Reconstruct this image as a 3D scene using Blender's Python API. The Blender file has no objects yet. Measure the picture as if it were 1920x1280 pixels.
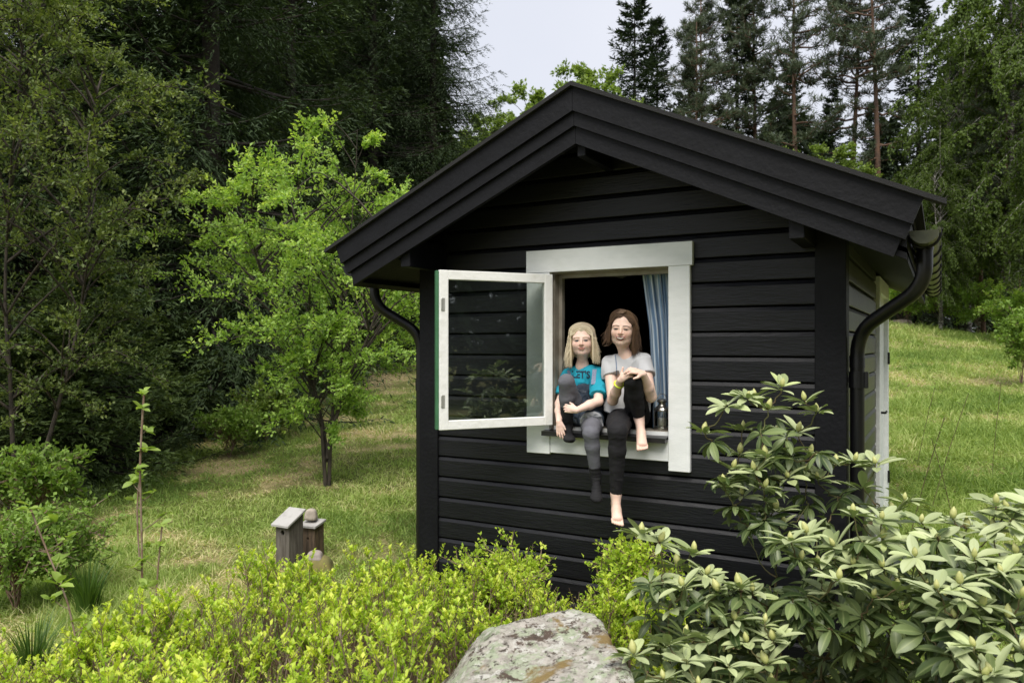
import bpy, math, random
import numpy as np
from mathutils import Vector, Matrix
from mathutils.bvhtree import BVHTree

C = bpy.context.scene.collection
sc = bpy.context.scene
# ------------------------------------------------------------------ camera
FPX = 1435.0                       # focal length in photo pixels (1920 wide)
YAW = math.radians(29.3)
CAM = np.array([1.661, -4.13, 1.615])
FW = np.array([-math.sin(YAW), math.cos(YAW), 0.0])
RT = np.array([math.cos(YAW), math.sin(YAW), 0.0])
UP = np.array([0, 0, 1.0])
cam_d = bpy.data.cameras.new('camera'); cam = bpy.data.objects.new('camera', cam_d); C.objects.link(cam)
cam.location = CAM; cam.rotation_euler = (math.radians(90), 0, YAW)
cam_d.sensor_width = 36; cam_d.lens = 36 * FPX / 1920
cam_d.shift_y = 6 / 1920.0
cam_d.clip_start = 0.05; cam_d.clip_end = 2000
cam_d.dof.use_dof = True; cam_d.dof.focus_distance = 4.3; cam_d.dof.aperture_fstop = 4.5
sc.camera = cam
# ------------------------------------------------------------------ sky and sun
SUN_EL, SUN_AZ = math.radians(58), math.radians(157)     # azimuth clockwise from +Y
w = bpy.data.worlds.new('World'); sc.world = w; w.use_nodes = True
nt = w.node_tree; nt.nodes.clear()
sky = nt.nodes.new('ShaderNodeTexSky'); sky.sky_type = 'NISHITA'; sky.sun_disc = False
sky.sun_elevation = SUN_EL; sky.sun_rotation = SUN_AZ; sky.dust_density = 3; sky.air_density = 1.2
tc = nt.nodes.new('ShaderNodeTexCoord'); nz = nt.nodes.new('ShaderNodeTexNoise')
nz.inputs['Scale'].default_value = 2.2; nz.inputs['Detail'].default_value = 4
mr = nt.nodes.new('ShaderNodeMapRange'); mr.inputs[1].default_value = .3; mr.inputs[2].default_value = .7
mr.inputs[3].default_value = .80; mr.inputs[4].default_value = .95
mx = nt.nodes.new('ShaderNodeMix'); mx.data_type = 'RGBA'
mx.inputs['B'].default_value = (6.2, 6.35, 6.95, 1)
bg = nt.nodes.new('ShaderNodeBackground'); bg.inputs['Strength'].default_value = 0.1
ow = nt.nodes.new('ShaderNodeOutputWorld')
L = nt.links.new
L(tc.outputs['Generated'], nz.inputs['Vector']); L(nz.outputs['Fac'], mr.inputs[0]); L(mr.outputs[0], mx.inputs['Factor'])
L(sky.outputs[0], mx.inputs['A']); L(mx.outputs['Result'], bg.inputs['Color']); L(bg.outputs[0], ow.inputs['Surface'])
sd = bpy.data.lights.new('sun', 'SUN'); sun = bpy.data.objects.new('sun', sd); C.objects.link(sun)
sd.energy = 3.1; sd.angle = math.radians(38); sd.color = (1, .95, .86)
sdir = Vector((math.sin(SUN_AZ) * math.cos(SUN_EL), math.cos(SUN_AZ) * math.cos(SUN_EL), math.sin(SUN_EL)))
sun.rotation_euler = sdir.to_track_quat('Z', 'Y').to_euler(); sun.location = (0, 0, 30)
sc.view_settings.view_transform = 'Standard'; sc.view_settings.look = 'None'
sc.view_settings.exposure = 0.5; sc.view_settings.gamma = 1
sc.cycles.use_denoising = True
sc.cycles.max_bounces = 6; sc.cycles.transparent_max_bounces = 8

# ------------------------------------------------------------------ helpers
def ray(px, py):
    return FW + RT * ((px - 960) / FPX) + UP * (-(py - 646) / FPX)
def P(px, py, Y):                  # point of the view ray on the plane y = Y
    r = ray(px, py); return CAM + r * ((Y - CAM[1]) / r[1])
def PD(px, py, d): return CAM + ray(px, py) * d
def nrm(v): return v / np.maximum(np.linalg.norm(v, axis=-1, keepdims=True), 1e-9)

_h = np.random.default_rng(7).random(4096).astype(np.float32)
def vnoise(p):
    p = np.asarray(p, dtype=np.float64); i = np.floor(p).astype(np.int64); f = p - i; f = f * f * (3 - 2 * f)
    def hsh(a, b, c): return _h[(a * 73856093 ^ b * 19349663 ^ c * 83492791) & 4095]
    r = 0
    for dx in (0, 1):
        for dy in (0, 1):
            for dz in (0, 1):
                wgt = (f[..., 0] if dx else 1 - f[..., 0]) * (f[..., 1] if dy else 1 - f[..., 1]) * (f[..., 2] if dz else 1 - f[..., 2])
                r = r + wgt * hsh(i[..., 0] + dx, i[..., 1] + dy, i[..., 2] + dz)
    return r
def fbm(p, oct=4):
    a, s, r, n = .5, 1., 0, 0
    for k in range(oct):
        r = r + a * vnoise(np.asarray(p) * s + 17.3 * k); n += a; a *= .5; s *= 2.03
    return r / n                   # 0..1
def sstep(a, b, x):
    t = np.clip((x - a) / (b - a), 0, 1); return t * t * (3 - 2 * t)

def softp(x, k=.8): return k * np.log1p(np.exp(np.clip(x / k, -30, 30)))
def hgt(x, y):
    x = np.asarray(x, float); y = np.asarray(y, float)
    h = .086 * softp(y - .9)
    h = h - .086 * softp(y - 38, 4) * .8
    h = h - .15 * (np.clip(x, -4, 9) - 1.8) * sstep(7, 27, y)
    dd = (x - CAM[0]) * FW[0] + (y - CAM[1]) * FW[1]
    q = np.stack([x * .35, y * .35, x * 0 + 3.1], -1)
    h = h + (fbm(q, 3) - .5) * .22 * sstep(2.5, 9, np.abs(dd))
    h = h - .05 * softp(-x - 8, 2) * sstep(10, 4, y)
    return h

def tagit(o, label, cat, group=None, kind=None):
    if label: o['label'] = label
    if cat: o['category'] = cat
    if group: o['group'] = group
    if kind: o['kind'] = kind
    return o
def thing(name, label, cat, loc=(0, 0, 0), group=None):
    o = bpy.data.objects.new(name, None); C.objects.link(o); o.location = [float(v) for v in loc]
    o.empty_display_size = .2
    return tagit(o, label, cat, group)
def mesh_np(name, V, faces, mats, parent=None, smooth=True, attrs=None, midx=None, loc=None):
    """faces: list of int arrays (n,k). All in one mesh object. V in world unless loc given."""
    V = np.asarray(V, dtype=np.float32).reshape(-1, 3)
    off = np.array(loc if loc is not None else (parent.location[:] if parent is not None and parent.type == 'EMPTY' else (0, 0, 0)), dtype=np.float32)
    if parent is not None and parent.type != 'EMPTY':
        off = np.array(parent.matrix_world.translation[:] if False else parent.get('_off', (0, 0, 0)), dtype=np.float32)
    me = bpy.data.meshes.new(name)
    faces = [np.asarray(f, dtype=np.int32) for f in faces if len(f)]
    nl = sum(f.size for f in faces); nf = sum(len(f) for f in faces)
    me.vertices.add(len(V)); me.vertices.foreach_set('co', (V - off).ravel())
    me.loops.add(nl); me.loops.foreach_set('vertex_index', np.concatenate([f.ravel() for f in faces]))
    me.polygons.add(nf)
    tot = np.concatenate([np.full(len(f), f.shape[1], np.int32) for f in faces])
    st = np.concatenate([[0], np.cumsum(tot)[:-1]]).astype(np.int32)
    me.polygons.foreach_set('loop_start', st); me.polygons.foreach_set('loop_total', tot)
    if not isinstance(mats, (list, tuple)): mats = [mats]
    for m in mats: me.materials.append(m)
    if midx is not None: me.polygons.foreach_set('material_index', np.asarray(midx, np.int32))
    me.update(calc_edges=True)
    me.polygons.foreach_set('use_smooth', np.full(nf, bool(smooth)))
    for k, a in (attrs or {}).items():
        a = np.asarray(a, np.float32)
        if a.ndim == 1:
            at = me.attributes.new(k, 'FLOAT', 'POINT'); at.data.foreach_set('value', a)
        else:
            at = me.attributes.new(k, 'FLOAT_COLOR', 'POINT')
            at.data.foreach_set('color', np.concatenate([a, np.ones((len(a), 1), np.float32)], 1).ravel())
    o = bpy.data.objects.new(name, me); C.objects.link(o)
    if parent is not None:
        o.parent = parent
    else:
        o.location = [float(v) for v in off]
    if parent is not None and parent.type == 'EMPTY': o['_off'] = [float(v) for v in off]
    elif parent is not None: o['_off'] = [float(v) for v in off]
    else: o['_off'] = [float(v) for v in off]
    return o

class MB:
    """collects shapes into one mesh"""
    def __init__(s): s.V = []; s.F = {3: [], 4: []}; s.n = 0; s.big = []; s.R = []
    def add(s, V, *Fs, rnd=None):
        V = np.asarray(V, float).reshape(-1, 3); s.V.append(V)
        s.R.append(np.broadcast_to(np.asarray(0.5 if rnd is None else rnd, float), (len(V),)))
        for f in Fs:
            f = np.asarray(f, int)
            if len(f): s.F.setdefault(f.shape[1], []).append(f + s.n)
        s.n += len(V); return s
    def box(s, lo, hi, M=None, bev=0.0):
        lo = np.array(lo, float); hi = np.array(hi, float)
        if bev > 0:
            ax = []
            b = min(bev, *((hi - lo) / 2.01))
            vs = []
            for z, ins in ((lo[2], b), (lo[2] + b, 0), (hi[2] - b, 0), (hi[2], b)):
                x0, x1, y0, y1 = lo[0] + ins, hi[0] - ins, lo[1] + ins, hi[1] - ins
                c = b if ins == 0 else b * .5
                vs += [(x0 + c, y0, z), (x1 - c, y0, z), (x1, y0 + c, z), (x1, y1 - c, z), (x1 - c, y1, z), (x0 + c, y1, z), (x0, y1 - c, z), (x0, y0 + c, z)]
            q = [(r * 8 + i, r * 8 + (i + 1) % 8, (r + 1) * 8 + (i + 1) % 8, (r + 1) * 8 + i) for r in range(3) for i in range(8)]
            V = np.array(vs); F8 = [list(range(7, -1, -1)), list(range(24, 32))]
            if M is not None: V = M(V)
            return s.add(V, q, F8)
        V = np.array([(x, y, z) for z in (lo[2], hi[2]) for (x, y) in ((lo[0], lo[1]), (hi[0], lo[1]), (hi[0], hi[1]), (lo[0], hi[1]))])
        if M is not None: V = M(V)
        return s.add(V, [(3, 2, 1, 0), (4, 5, 6, 7), (0, 1, 5, 4), (1, 2, 6, 5), (2, 3, 7, 6), (3, 0, 4, 7)])
    def prism(s, poly, d, M=None):
        """poly: list of 3D points (planar), d: extrusion vector"""
        A = np.array(poly, float); d = np.array(d, float); n = len(A); V = np.vstack([A, A + d])
        if M is not None: V = M(V)
        s.add(V, [(i, (i + 1) % n, n + (i + 1) % n, n + i) for i in range(n)])
        s.add(V, [list(range(n - 1, -1, -1)), list(range(n, 2 * n))])
        return s
    def tube(s, pts, rad, sides=10, cap=True):
        P_ = np.asarray(pts, float)[None]; R_ = np.broadcast_to(np.asarray(rad, float), (P_.shape[1],))[None]
        V, F = tubes(P_, R_, sides); s.add(V, F)
        if cap:
            m = P_.shape[1]; s.add(V[:sides], [list(range(sides - 1, -1, -1))]); s.add(V[-sides:], [list(range(sides))])
        return s
    def lathe(s, c, prof, sides=20):
        c = np.array(c, float); a = np.linspace(0, 2 * np.pi, sides, endpoint=False)
        V = np.array([[c[0] + r * np.cos(t), c[1] + r * np.sin(t), c[2] + z] for r, z in prof for t in a])
        F = [(k * sides + i, k * sides + (i + 1) % sides, (k + 1) * sides + (i + 1) % sides, (k + 1) * sides + i) for k in range(len(prof) - 1) for i in range(sides)]
        return s.add(V, F)
    def build(s, name, mat, parent=None, smooth=False, label=None, loc=None):
        V = np.concatenate(s.V); fs = []
        for k, l in s.F.items():
            if l: fs.append(np.concatenate(l))
        o = mesh_np(name, V, fs, mat, parent, smooth, {'rnd': np.concatenate(s.R)}, loc=loc)
        if label: o['label'] = label
        return o

def tubes(Pn, Rn, sides=4):
    """Pn (N,M,3), Rn (N,M) -> V, quads"""
    N, M, _ = Pn.shape
    T = np.gradient(Pn, axis=1); T = nrm(T)
    ref = np.where(np.abs(T[:, :1, 2:3]) > .9, np.array([1., 0, 0]), np.array([0, 0, 1.]))
    A = nrm(np.cross(T, np.broadcast_to(ref, T.shape))); B = np.cross(T, A)
    th = np.linspace(0, 2 * np.pi, sides, endpoint=False)
    V = Pn[:, :, None] + Rn[:, :, None, None] * (A[:, :, None] * np.cos(th)[None, None, :, None] + B[:, :, None] * np.sin(th)[None, None, :, None])
    base = (np.arange(N) * M * sides)[:, None, None] + (np.arange(M - 1) * sides)[None, :, None]
    i = np.arange(sides)[None, None]; j = (np.arange(sides) + 1)[None, None] % sides
    F = np.stack(np.broadcast_arrays(base + i, base + j, base + sides + j, base + sides + i), -1).reshape(-1, 4)
    return V.reshape(-1, 3), F

def leaves(Cn, D, U, Ln, Wn, fold=.25, widest=.45):
    """rhomb leaves of 2 triangles; Cn base, D direction, U up hint"""
    D = nrm(D); S = nrm(np.cross(D, U)); N_ = np.cross(S, D)
    Ln = np.broadcast_to(Ln, len(Cn))[:, None]; Wn = np.broadcast_to(Wn, len(Cn))[:, None]
    mid = Cn + D * Ln * widest
    V = np.stack([Cn, mid + S * Wn * .5 + N_ * Wn * fold, Cn + D * Ln, mid - S * Wn * .5 + N_ * Wn * fold], 1)
    n = len(Cn); b = np.arange(n)[:, None] * 4
    F = np.concatenate([b + np.array([[0, 1, 2]]), b + np.array([[0, 2, 3]])])
    return V.reshape(-1, 3), F
def leaf_hi(Cn, D, U, Ln, Wn, curl, fold=.18, rows=6):
    """broad leaf of rows x 2 quads, elliptical outline, arching by curl"""
    n = len(Cn); D = nrm(D); S = nrm(np.cross(D, U)); N_ = np.cross(S, D)
    t = np.linspace(0, 1, rows + 1); wd = np.clip(np.sin(np.pi * t ** 1.15), 0, 1) ** .6; wd[0] = .08; wd[-1] = .10
    ang = curl[:, None] * t[None]
    stp = np.diff(t, prepend=0)
    fx = np.cumsum(np.cos(ang) * stp[None], 1) * Ln[:, None]; fz = -np.cumsum(np.sin(ang) * stp[None], 1) * Ln[:, None]
    spine = Cn[:, None] + D[:, None] * fx[..., None] + N_[:, None] * fz[..., None]
    hw = Wn[:, None] * .5 * wd[None]
    Lf = spine + S[:, None] * hw[..., None] + N_[:, None] * (hw * fold * 2)[..., None]
    Rg = spine - S[:, None] * hw[..., None] + N_[:, None] * (hw * fold * 2)[..., None]
    V = np.stack([Lf, spine, Rg], 2)       # n, rows+1, 3, 3
    b = (np.arange(n) * (rows + 1) * 3)[:, None] + (np.arange(rows) * 3)[None]
    F1 = np.stack([b, b + 3, b + 4, b + 1], -1).reshape(-1, 4); F2 = np.stack([b + 1, b + 4, b + 5, b + 2], -1).reshape(-1, 4)
    mid = np.tile(np.array([0, 1, 0.]), n * (rows + 1))
    return V.reshape(-1, 3), np.concatenate([F1, F2]), mid

# ------------------------------------------------------------------ materials
def newmat(name):
    m = bpy.data.materials.new(name); m.use_nodes = True; n = m.node_tree
    b = n.nodes['Principled BSDF']; return m, n, b
def rgb(c): return (c[0], c[1], c[2], 1)
def simple(name, col, rough=.6, metal=0, noise=0, scale=20, bump=0, bscale=60, col2=None, stretch=None, detail=5, contrast=(.35, .65), spec=.5):
    m, n, b = newmat(name)
    b.inputs['Roughness'].default_value = rough; b.inputs['Metallic'].default_value = metal
    b.inputs['Base Color'].default_value = rgb(col); b.inputs['Specular IOR Level'].default_value = spec
    tcn = n.nodes.new('ShaderNodeTexCoord'); mp = n.nodes.new('ShaderNodeMapping')
    n.links.new(tcn.outputs['Object'], mp.inputs[0])
    if stretch: mp.inputs['Scale'].default_value = stretch
    if col2 is not None:
        t = n.nodes.new('ShaderNodeTexNoise'); t.inputs['Scale'].default_value = scale; t.inputs['Detail'].default_value = detail
        n.links.new(mp.outputs[0], t.inputs[0])
        r = n.nodes.new('ShaderNodeMapRange'); r.inputs[1].default_value = contrast[0]; r.inputs[2].default_value = contrast[1]
        n.links.new(t.outputs['Fac'], r.inputs[0])
        x = n.nodes.new('ShaderNodeMix'); x.data_type = 'RGBA'; x.inputs['A'].default_value = rgb(col); x.inputs['B'].default_value = rgb(col2)
        n.links.new(r.outputs[0], x.inputs['Factor']); n.links.new(x.outputs['Result'], b.inputs['Base Color'])
    if bump:
        t = n.nodes.new('ShaderNodeTexNoise'); t.inputs['Scale'].default_value = bscale; t.inputs['Detail'].default_value = 6
        n.links.new(mp.outputs[0], t.inputs[0])
        bp = n.nodes.new('ShaderNodeBump'); bp.inputs['Strength'].default_value = bump; bp.inputs['Distance'].default_value = .01
        n.links.new(t.outputs['Fac'], bp.inputs['Height']); n.links.new(bp.outputs[0], b.inputs['Normal'])
    return m
def leafmat(name, c1, c2, rough=.5, trans=.35, tcol=None, spec=.4, c3=None):
    """colour runs c1..c2 by the per-leaf random attribute"""
    m, n, b = newmat(name)
    at = n.nodes.new('ShaderNodeAttribute'); at.attribute_name = 'rnd'
    cr = n.nodes.new('ShaderNodeValToRGB'); e = cr.color_ramp.elements
    e[0].position = 0; e[0].color = rgb(c1); e[1].position = 1; e[1].color = rgb(c2)
    if c3: q = e.new(.5); q.color = rgb(c3)
    n.links.new(at.outputs['Fac'], cr.inputs[0]); n.links.new(cr.outputs[0], b.inputs['Base Color'])
    b.inputs['Roughness'].default_value = rough; b.inputs['Specular IOR Level'].default_value = spec
    if trans:
        tr = n.nodes.new('ShaderNodeBsdfTranslucent'); ms = n.nodes.new('ShaderNodeMixShader'); ms.inputs[0].default_value = trans
        g = n.nodes.new('ShaderNodeMix'); g.data_type = 'RGBA'; g.blend_type = 'MULTIPLY'; g.inputs['Factor'].default_value = 1
        g.inputs['B'].default_value = rgb(tcol or (1.3, 1.35, .6)); n.links.new(cr.outputs[0], g.inputs['A'])
        n.links.new(g.outputs['Result'], tr.inputs[0])
        n.links.new(b.outputs[0], ms.inputs[1]); n.links.new(tr.outputs[0], ms.inputs[2])
        n.links.new(ms.outputs[0], n.nodes['Material Output'].inputs['Surface'])
    return m
def attrmat(name, rough=.6, sss=0, attr='col', bump=0, bscale=300):
    m, n, b = newmat(name)
    at = n.nodes.new('ShaderNodeAttribute'); at.attribute_name = attr
    n.links.new(at.outputs['Color'], b.inputs['Base Color']); b.inputs['Roughness'].default_value = rough
    if sss:
        b.inputs['Subsurface Weight'].default_value = sss; b.inputs['Subsurface Radius'].default_value = (1, .4, .2); b.inputs['Subsurface Scale'].default_value = .006
    b.inputs['Specular IOR Level'].default_value = .35
    if bump:
        tcn = n.nodes.new('ShaderNodeTexCoord'); t = n.nodes.new('ShaderNodeTexNoise'); t.inputs['Scale'].default_value = bscale
        n.links.new(tcn.outputs['Object'], t.inputs[0]); bp = n.nodes.new('ShaderNodeBump'); bp.inputs['Strength'].default_value = bump; bp.inputs['Distance'].default_value = .003
        n.links.new(t.outputs['Fac'], bp.inputs['Height']); n.links.new(bp.outputs[0], b.inputs['Normal'])
    return m

M_black = simple('black_stained_wood', (.0038, .0042, .0062), .46, col2=(.0078, .0083, .0112), scale=14, stretch=(.35, 1, 3), bump=.25, bscale=45, spec=.38)
M_blackb = simple('black_bargeboard_wood', (.0026, .0028, .0044), .62, col2=(.0045, .0048, .0070), scale=10, bump=.3, bscale=40, spec=.26)
M_white = simple('white_painted_wood', (.82, .84, .835), .55, col2=(.75, .775, .765), scale=9, stretch=(1, 1, 3), bump=.10, bscale=50)
M_sashw = simple('white_sash_paint', (.86, .865, .85), .5, col2=(.74, .745, .71), scale=14, bump=.2, bscale=40, contrast=(.5, .75))
M_green = simple('green_paint_edge', (.035, .13, .055), .6, col2=(.05, .17, .08), scale=12)
M_metal = simple('black_coated_steel', (.006, .006, .007), .36, spec=.45)
M_sill = simple('black_sill_metal', (.012, .012, .013), .35)
M_lin = simple('aged_frame_wood', (.34, .31, .26), .6, col2=(.22, .19, .15), scale=12)
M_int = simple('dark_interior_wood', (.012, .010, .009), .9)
M_side = simple('green_lit_side_boards', (.055, .056, .042), .38, col2=(.03, .031, .026), scale=6, bump=.2)  # greenish reflected light on the right wall, painted into the board colour
def glass_mat():
    m, n, b = newmat('window_glass')
    g = n.nodes.new('ShaderNodeBsdfGlossy'); g.inputs['Roughness'].default_value = .02; g.inputs['Color'].default_value = (.9, .95, .92, 1)
    t = n.nodes.new('ShaderNodeBsdfTransparent'); t.inputs[0].default_value = (.86, .9, .88, 1)
    f = n.nodes.new('ShaderNodeFresnel'); f.inputs[0].default_value = 1.5
    k = n.nodes.new('ShaderNodeMath'); k.operation = 'MULTIPLY'; k.inputs[1].default_value = 2.4; k.use_clamp = True
    x = n.nodes.new('ShaderNodeMixShader'); n.links.new(f.outputs[0], k.inputs[0]); n.links.new(k.outputs[0], x.inputs[0]); n.links.new(t.outputs[0], x.inputs[1]); n.links.new(g.outputs[0], x.inputs[2])
    n.links.new(x.outputs[0], n.nodes['Material Output'].inputs['Surface']); return m
M_glass = glass_mat()

# ================================================================== GROUND
def dryness(x, y):
    q = np.stack([x * .55, y * .9, x * 0 + 9.], -1)
    d = fbm(q, 4)
    q2 = np.stack([x * 3.1, y * 3.1, x * 0 + 2.], -1)
    return sstep(.40, .66, d * .5 + fbm(q2, 3) * .5)
def build_ground():
    ang = np.linspace(0, 2 * np.pi, 260, endpoint=False); rr = np.concatenate([[.02], np.geomspace(.5, 600, 230)])
    A, R_ = np.meshgrid(ang, rr); X = CAM[0] + R_ * np.cos(A); Y = CAM[1] + R_ * np.sin(A)
    Z = hgt(X, Y) + (fbm(np.stack([X * 4, Y * 4, X * 0], -1), 3) - .5) * .05
    n = len(ang); V = np.stack([X, Y, Z], -1).reshape(-1, 3)
    i = np.arange(n); F = []
    for k in range(len(rr) - 1): F.append(np.stack([k * n + i, k * n + (i + 1) % n, (k + 1) * n + (i + 1) % n, (k + 1) * n + i], -1))
    m, nn, b = newmat('lawn_soil_and_straw')
    at = nn.nodes.new('ShaderNodeAttribute'); at.attribute_name = 'dry'
    tcn = nn.nodes.new('ShaderNodeTexCoord'); t = nn.nodes.new('ShaderNodeTexNoise'); t.inputs['Scale'].default_value = 9; t.inputs['Detail'].default_value = 8
    nn.links.new(tcn.outputs['Object'], t.inputs[0])
    ad = nn.nodes.new('ShaderNodeMath'); ad.operation = 'MULTIPLY_ADD'; ad.inputs[1].default_value = .8; nn.links.new(t.outputs['Fac'], ad.inputs[0])
    sb = nn.nodes.new('ShaderNodeMath'); sb.operation = 'SUBTRACT'; sb.inputs[1].default_value = .4
    nn.links.new(at.outputs['Fac'], ad.inputs[2]); nn.links.new(ad.outputs[0], sb.inputs[0])
    cr = nn.nodes.new('ShaderNodeValToRGB'); e = cr.color_ramp.elements
    e[0].position = .0; e[0].color = rgb((.11, .14, .035)); e[1].position = 1; e[1].color = rgb((.46, .37, .20))
    q = e.new(.45); q.color = rgb((.18, .19, .065))
    nn.links.new(sb.outputs[0], cr.inputs[0])
    t2 = nn.nodes.new('ShaderNodeTexNoise'); t2.inputs['Scale'].default_value = 60; t2.inputs['Detail'].default_value = 5
    nn.links.new(tcn.outputs['Object'], t2.inputs[0])
    mxx = nn.nodes.new('ShaderNodeMix'); mxx.data_type = 'RGBA'; mxx.blend_type = 'MULTIPLY'; mxx.inputs['Factor'].default_value = .8
    r2 = nn.nodes.new('ShaderNodeMapRange'); r2.inputs[1].default_value = .3; r2.inputs[2].default_value = .7; r2.inputs[3].default_value = .35; r2.inputs[4].default_value = 1.25
    nn.links.new(t2.outputs['Fac'], r2.inputs[0]); nn.links.new(cr.outputs[0], mxx.inputs['A']); nn.links.new(r2.outputs[0], mxx.inputs['B'])
    nn.links.new(mxx.outputs['Result'], b.inputs['Base Color']); b.inputs['Roughness'].default_value = .95; b.inputs['Specular IOR Level'].default_value = .1
    bp = nn.nodes.new('ShaderNodeBump'); bp.inputs['Strength'].default_value = .8; bp.inputs['Distance'].default_value = .03
    nn.links.new(t2.outputs['Fac'], bp.inputs['Height']); nn.links.new(bp.outputs[0], b.inputs['Normal'])
    o = mesh_np('ground', V, [np.concatenate(F)], m, None, True, {'dry': dryness(V[:, 0], V[:, 1])}, loc=(0, 0, 0))
    o['kind'] = 'structure'
build_ground()

def in_cabin(x, y, m=0.0): return (x > -1.32 - m) & (x < 1.24 + m) & (y > -.02 - m) & (y < 3.58 + m)
def scatter(rg, n, px0, px1, d0, d1, power=1.0):
    """spread points over a wedge of ground, denser nearby"""
    px = rg.uniform(px0, px1, n); d = d0 * (d1 / d0) ** (rg.random(n) ** power)
    u = (px - 960) / FPX * d
    p = CAM[None, :2] + d[:, None] * FW[None, :2] + u[:, None] * RT[None, :2]
    return p[:, 0], p[:, 1], d
def build_grass():
    rg = np.random.default_rng(3)
    xs, ys, ds = [], [], []
    for (n, a) in ((150000, (-120, 1000, 3.0, 16)), (110000, (1560, 2060, 3.2, 34)), (20000, (700, 1700, 14, 40)), (16000, (-300, 300, 2.6, 6)), (9000, (1240, 2000, 1.5, 3.2))):
        x, y, d = scatter(rg, n, *a); xs.append(x); ys.append(y); ds.append(d)
    x = np.concatenate(xs); y = np.concatenate(ys); d = np.concatenate(ds)
    k = ~in_cabin(x, y, .02); x, y, d = x[k], y[k], d[k]
    dry = dryness(x, y); tall = sstep(.5, .75, fbm(np.stack([x * .7, y * .7, x * 0 + 40], -1), 3))
    right = sstep(0, 3, x + .3 * y) * sstep(1, 3, y)
    keep = rg.random(len(x)) > dry * .1
    x, y, d, dry, tall, right = [a[keep] for a in (x, y, d, dry, tall, right)]
    n = len(x); z = hgt(x, y) + (fbm(np.stack([x * 4, y * 4, x * 0], -1), 3) - .5) * .05
    L_ = (.035 + .05 * rg.random(n) + tall * .13 * rg.random(n) + right * (.05 + .13 * sstep(.45, .65, fbm(np.stack([x * 1.7, y * 1.7, x * 0 + 21], -1), 2))) * rg.random(n)) * (1 - .35 * dry) * (.9 + .02 * d)
    W_ = .0035 + .0007 * d
    az = rg.uniform(0, 2 * np.pi, n); lean = rg.uniform(.1, 1.1, n) + dry * .7 * rg.random(n)
    D = np.stack([np.cos(az) * np.sin(lean), np.sin(az) * np.sin(lean), np.cos(lean)], -1)
    B = np.stack([x, y, z - .01], -1)
    S = nrm(np.cross(D, np.stack([np.cos(az * 3 + 1), np.sin(az * 3 + 1), 0 * az + .3], -1)))
    mid = B + D * (L_ * .55)[:, None]; D2 = nrm(D + np.array([0, 0, -.55])); tip = mid + D2 * (L_ * .5)[:, None]
    hw = (W_ / 2)[:, None]
    V = np.stack([B - S * hw, B + S * hw, mid + S * hw * .8, mid - S * hw * .8, tip], 1).reshape(-1, 3)
    b = np.arange(n)[:, None] * 5
    big = fbm(np.stack([x * .9, y * .9, x * 0 + 77], -1), 3) - .5; col = np.clip(.16 + big * .9 + .4 * rg.random(n) + dry * (.55 - .25 * right) * (rg.random(n) > .35), 0, 1)
    m = leafmat('grass_blades', (.13, .22, .05), (.70, .61, .38), .6, .35, spec=.2, c3=(.34, .45, .12))
    o = mesh_np('grass', V, [b + np.array([[0, 1, 2, 3]]), b + np.array([[3, 2, 4]])], m, None, True, {'rnd': np.repeat(col, 5)})
    tagit(o, 'short green and straw coloured grass over the sloping lawn', 'grass', kind='stuff')
build_grass()

# ================================================================== CABIN
WX0, WX1 = -1.30, 1.222; WD = 3.56
RX, RZ = -.02, 2.985; EX = 1.70; EZ = 2.215      # ridge and eaves of the roof's top surface
FY = -.47                                        # plane of the bargeboards
SL = (RZ - EZ) / EX
OX0, OX1, OZ0, OZ1 = -.351, .356, 1.135, 2.036   # window opening
PITCH, Z0 = .1316, 1.815
cabin = thing('cabin', 'small black timber cabin with a pitched roof and one open white window', 'cabin', (0, 0, 0))

def board_wall(mb, a, b, axis, face, rng, hole=None, zb=-.15, topf=None):
    """horizontal panel boards with a bevel along the upper edge. runs from a to b along axis, face plane at `face`, thickness inward"""
    out, sgn = face
    k0 = int(math.floor((zb - Z0) / PITCH)); z = Z0 + k0 * PITCH; n = 0
    while z < 2.95:
        z1 = z + PITCH
        dp = rng.uniform(-.0012, .0012)
        def piece(s0, s1):
            if s1 - s0 < .01: return
            # profile (depth outward, z): groove at the bottom, flat face, bevel at the top
            prof = [(.0, z + .000), (.0, z + .005), (.018 + dp, z + .0055), (.019 + dp, z + .009), (.0205 + dp, PITCH * .815 + z), (.0095, z1 - .0055), (.0, z1 - .0035), (.0, z1 - .001)]
            V = []; m = len(prof)
            for s in (s0, s1):
                for (dd, zz) in prof:
                    V.append((s, out + sgn * dd, zz) if axis == 'x' else (out + sgn * dd, s, zz))
            mb.add(V, [(i, i + 1, m + i + 1, m + i) for i in range(m - 1)])
        zt = z1
        s0, s1 = a, b
        if topf:                              # clip to the gable
            lim = topf(z)
            if lim is None: break
            s0, s1 = max(a, lim[0]), min(b, lim[1])
        if hole and z1 > hole[2] - .0 and z < hole[3]:
            piece(s0, hole[0]); piece(hole[1], s1)
        else: piece(s0, s1)
        z = z1; n += 1

def gable(z):                                   # extents of the gable under the roof at height z
    zz = RZ - .10 - z
    if zz <= 0.02: return None
    h = zz / SL
    return (RX - h, RX + h)
rb = random.Random(4)
mb = MB()
board_wall(mb, WX0 + .115, WX1 - .115, 'x', (-.012, -1), rb, (OX0 - .05, OX1 + .05, OZ0 - .04, OZ1 + .04), topf=gable)
front = mb.build('front_wall', M_black, cabin)
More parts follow.
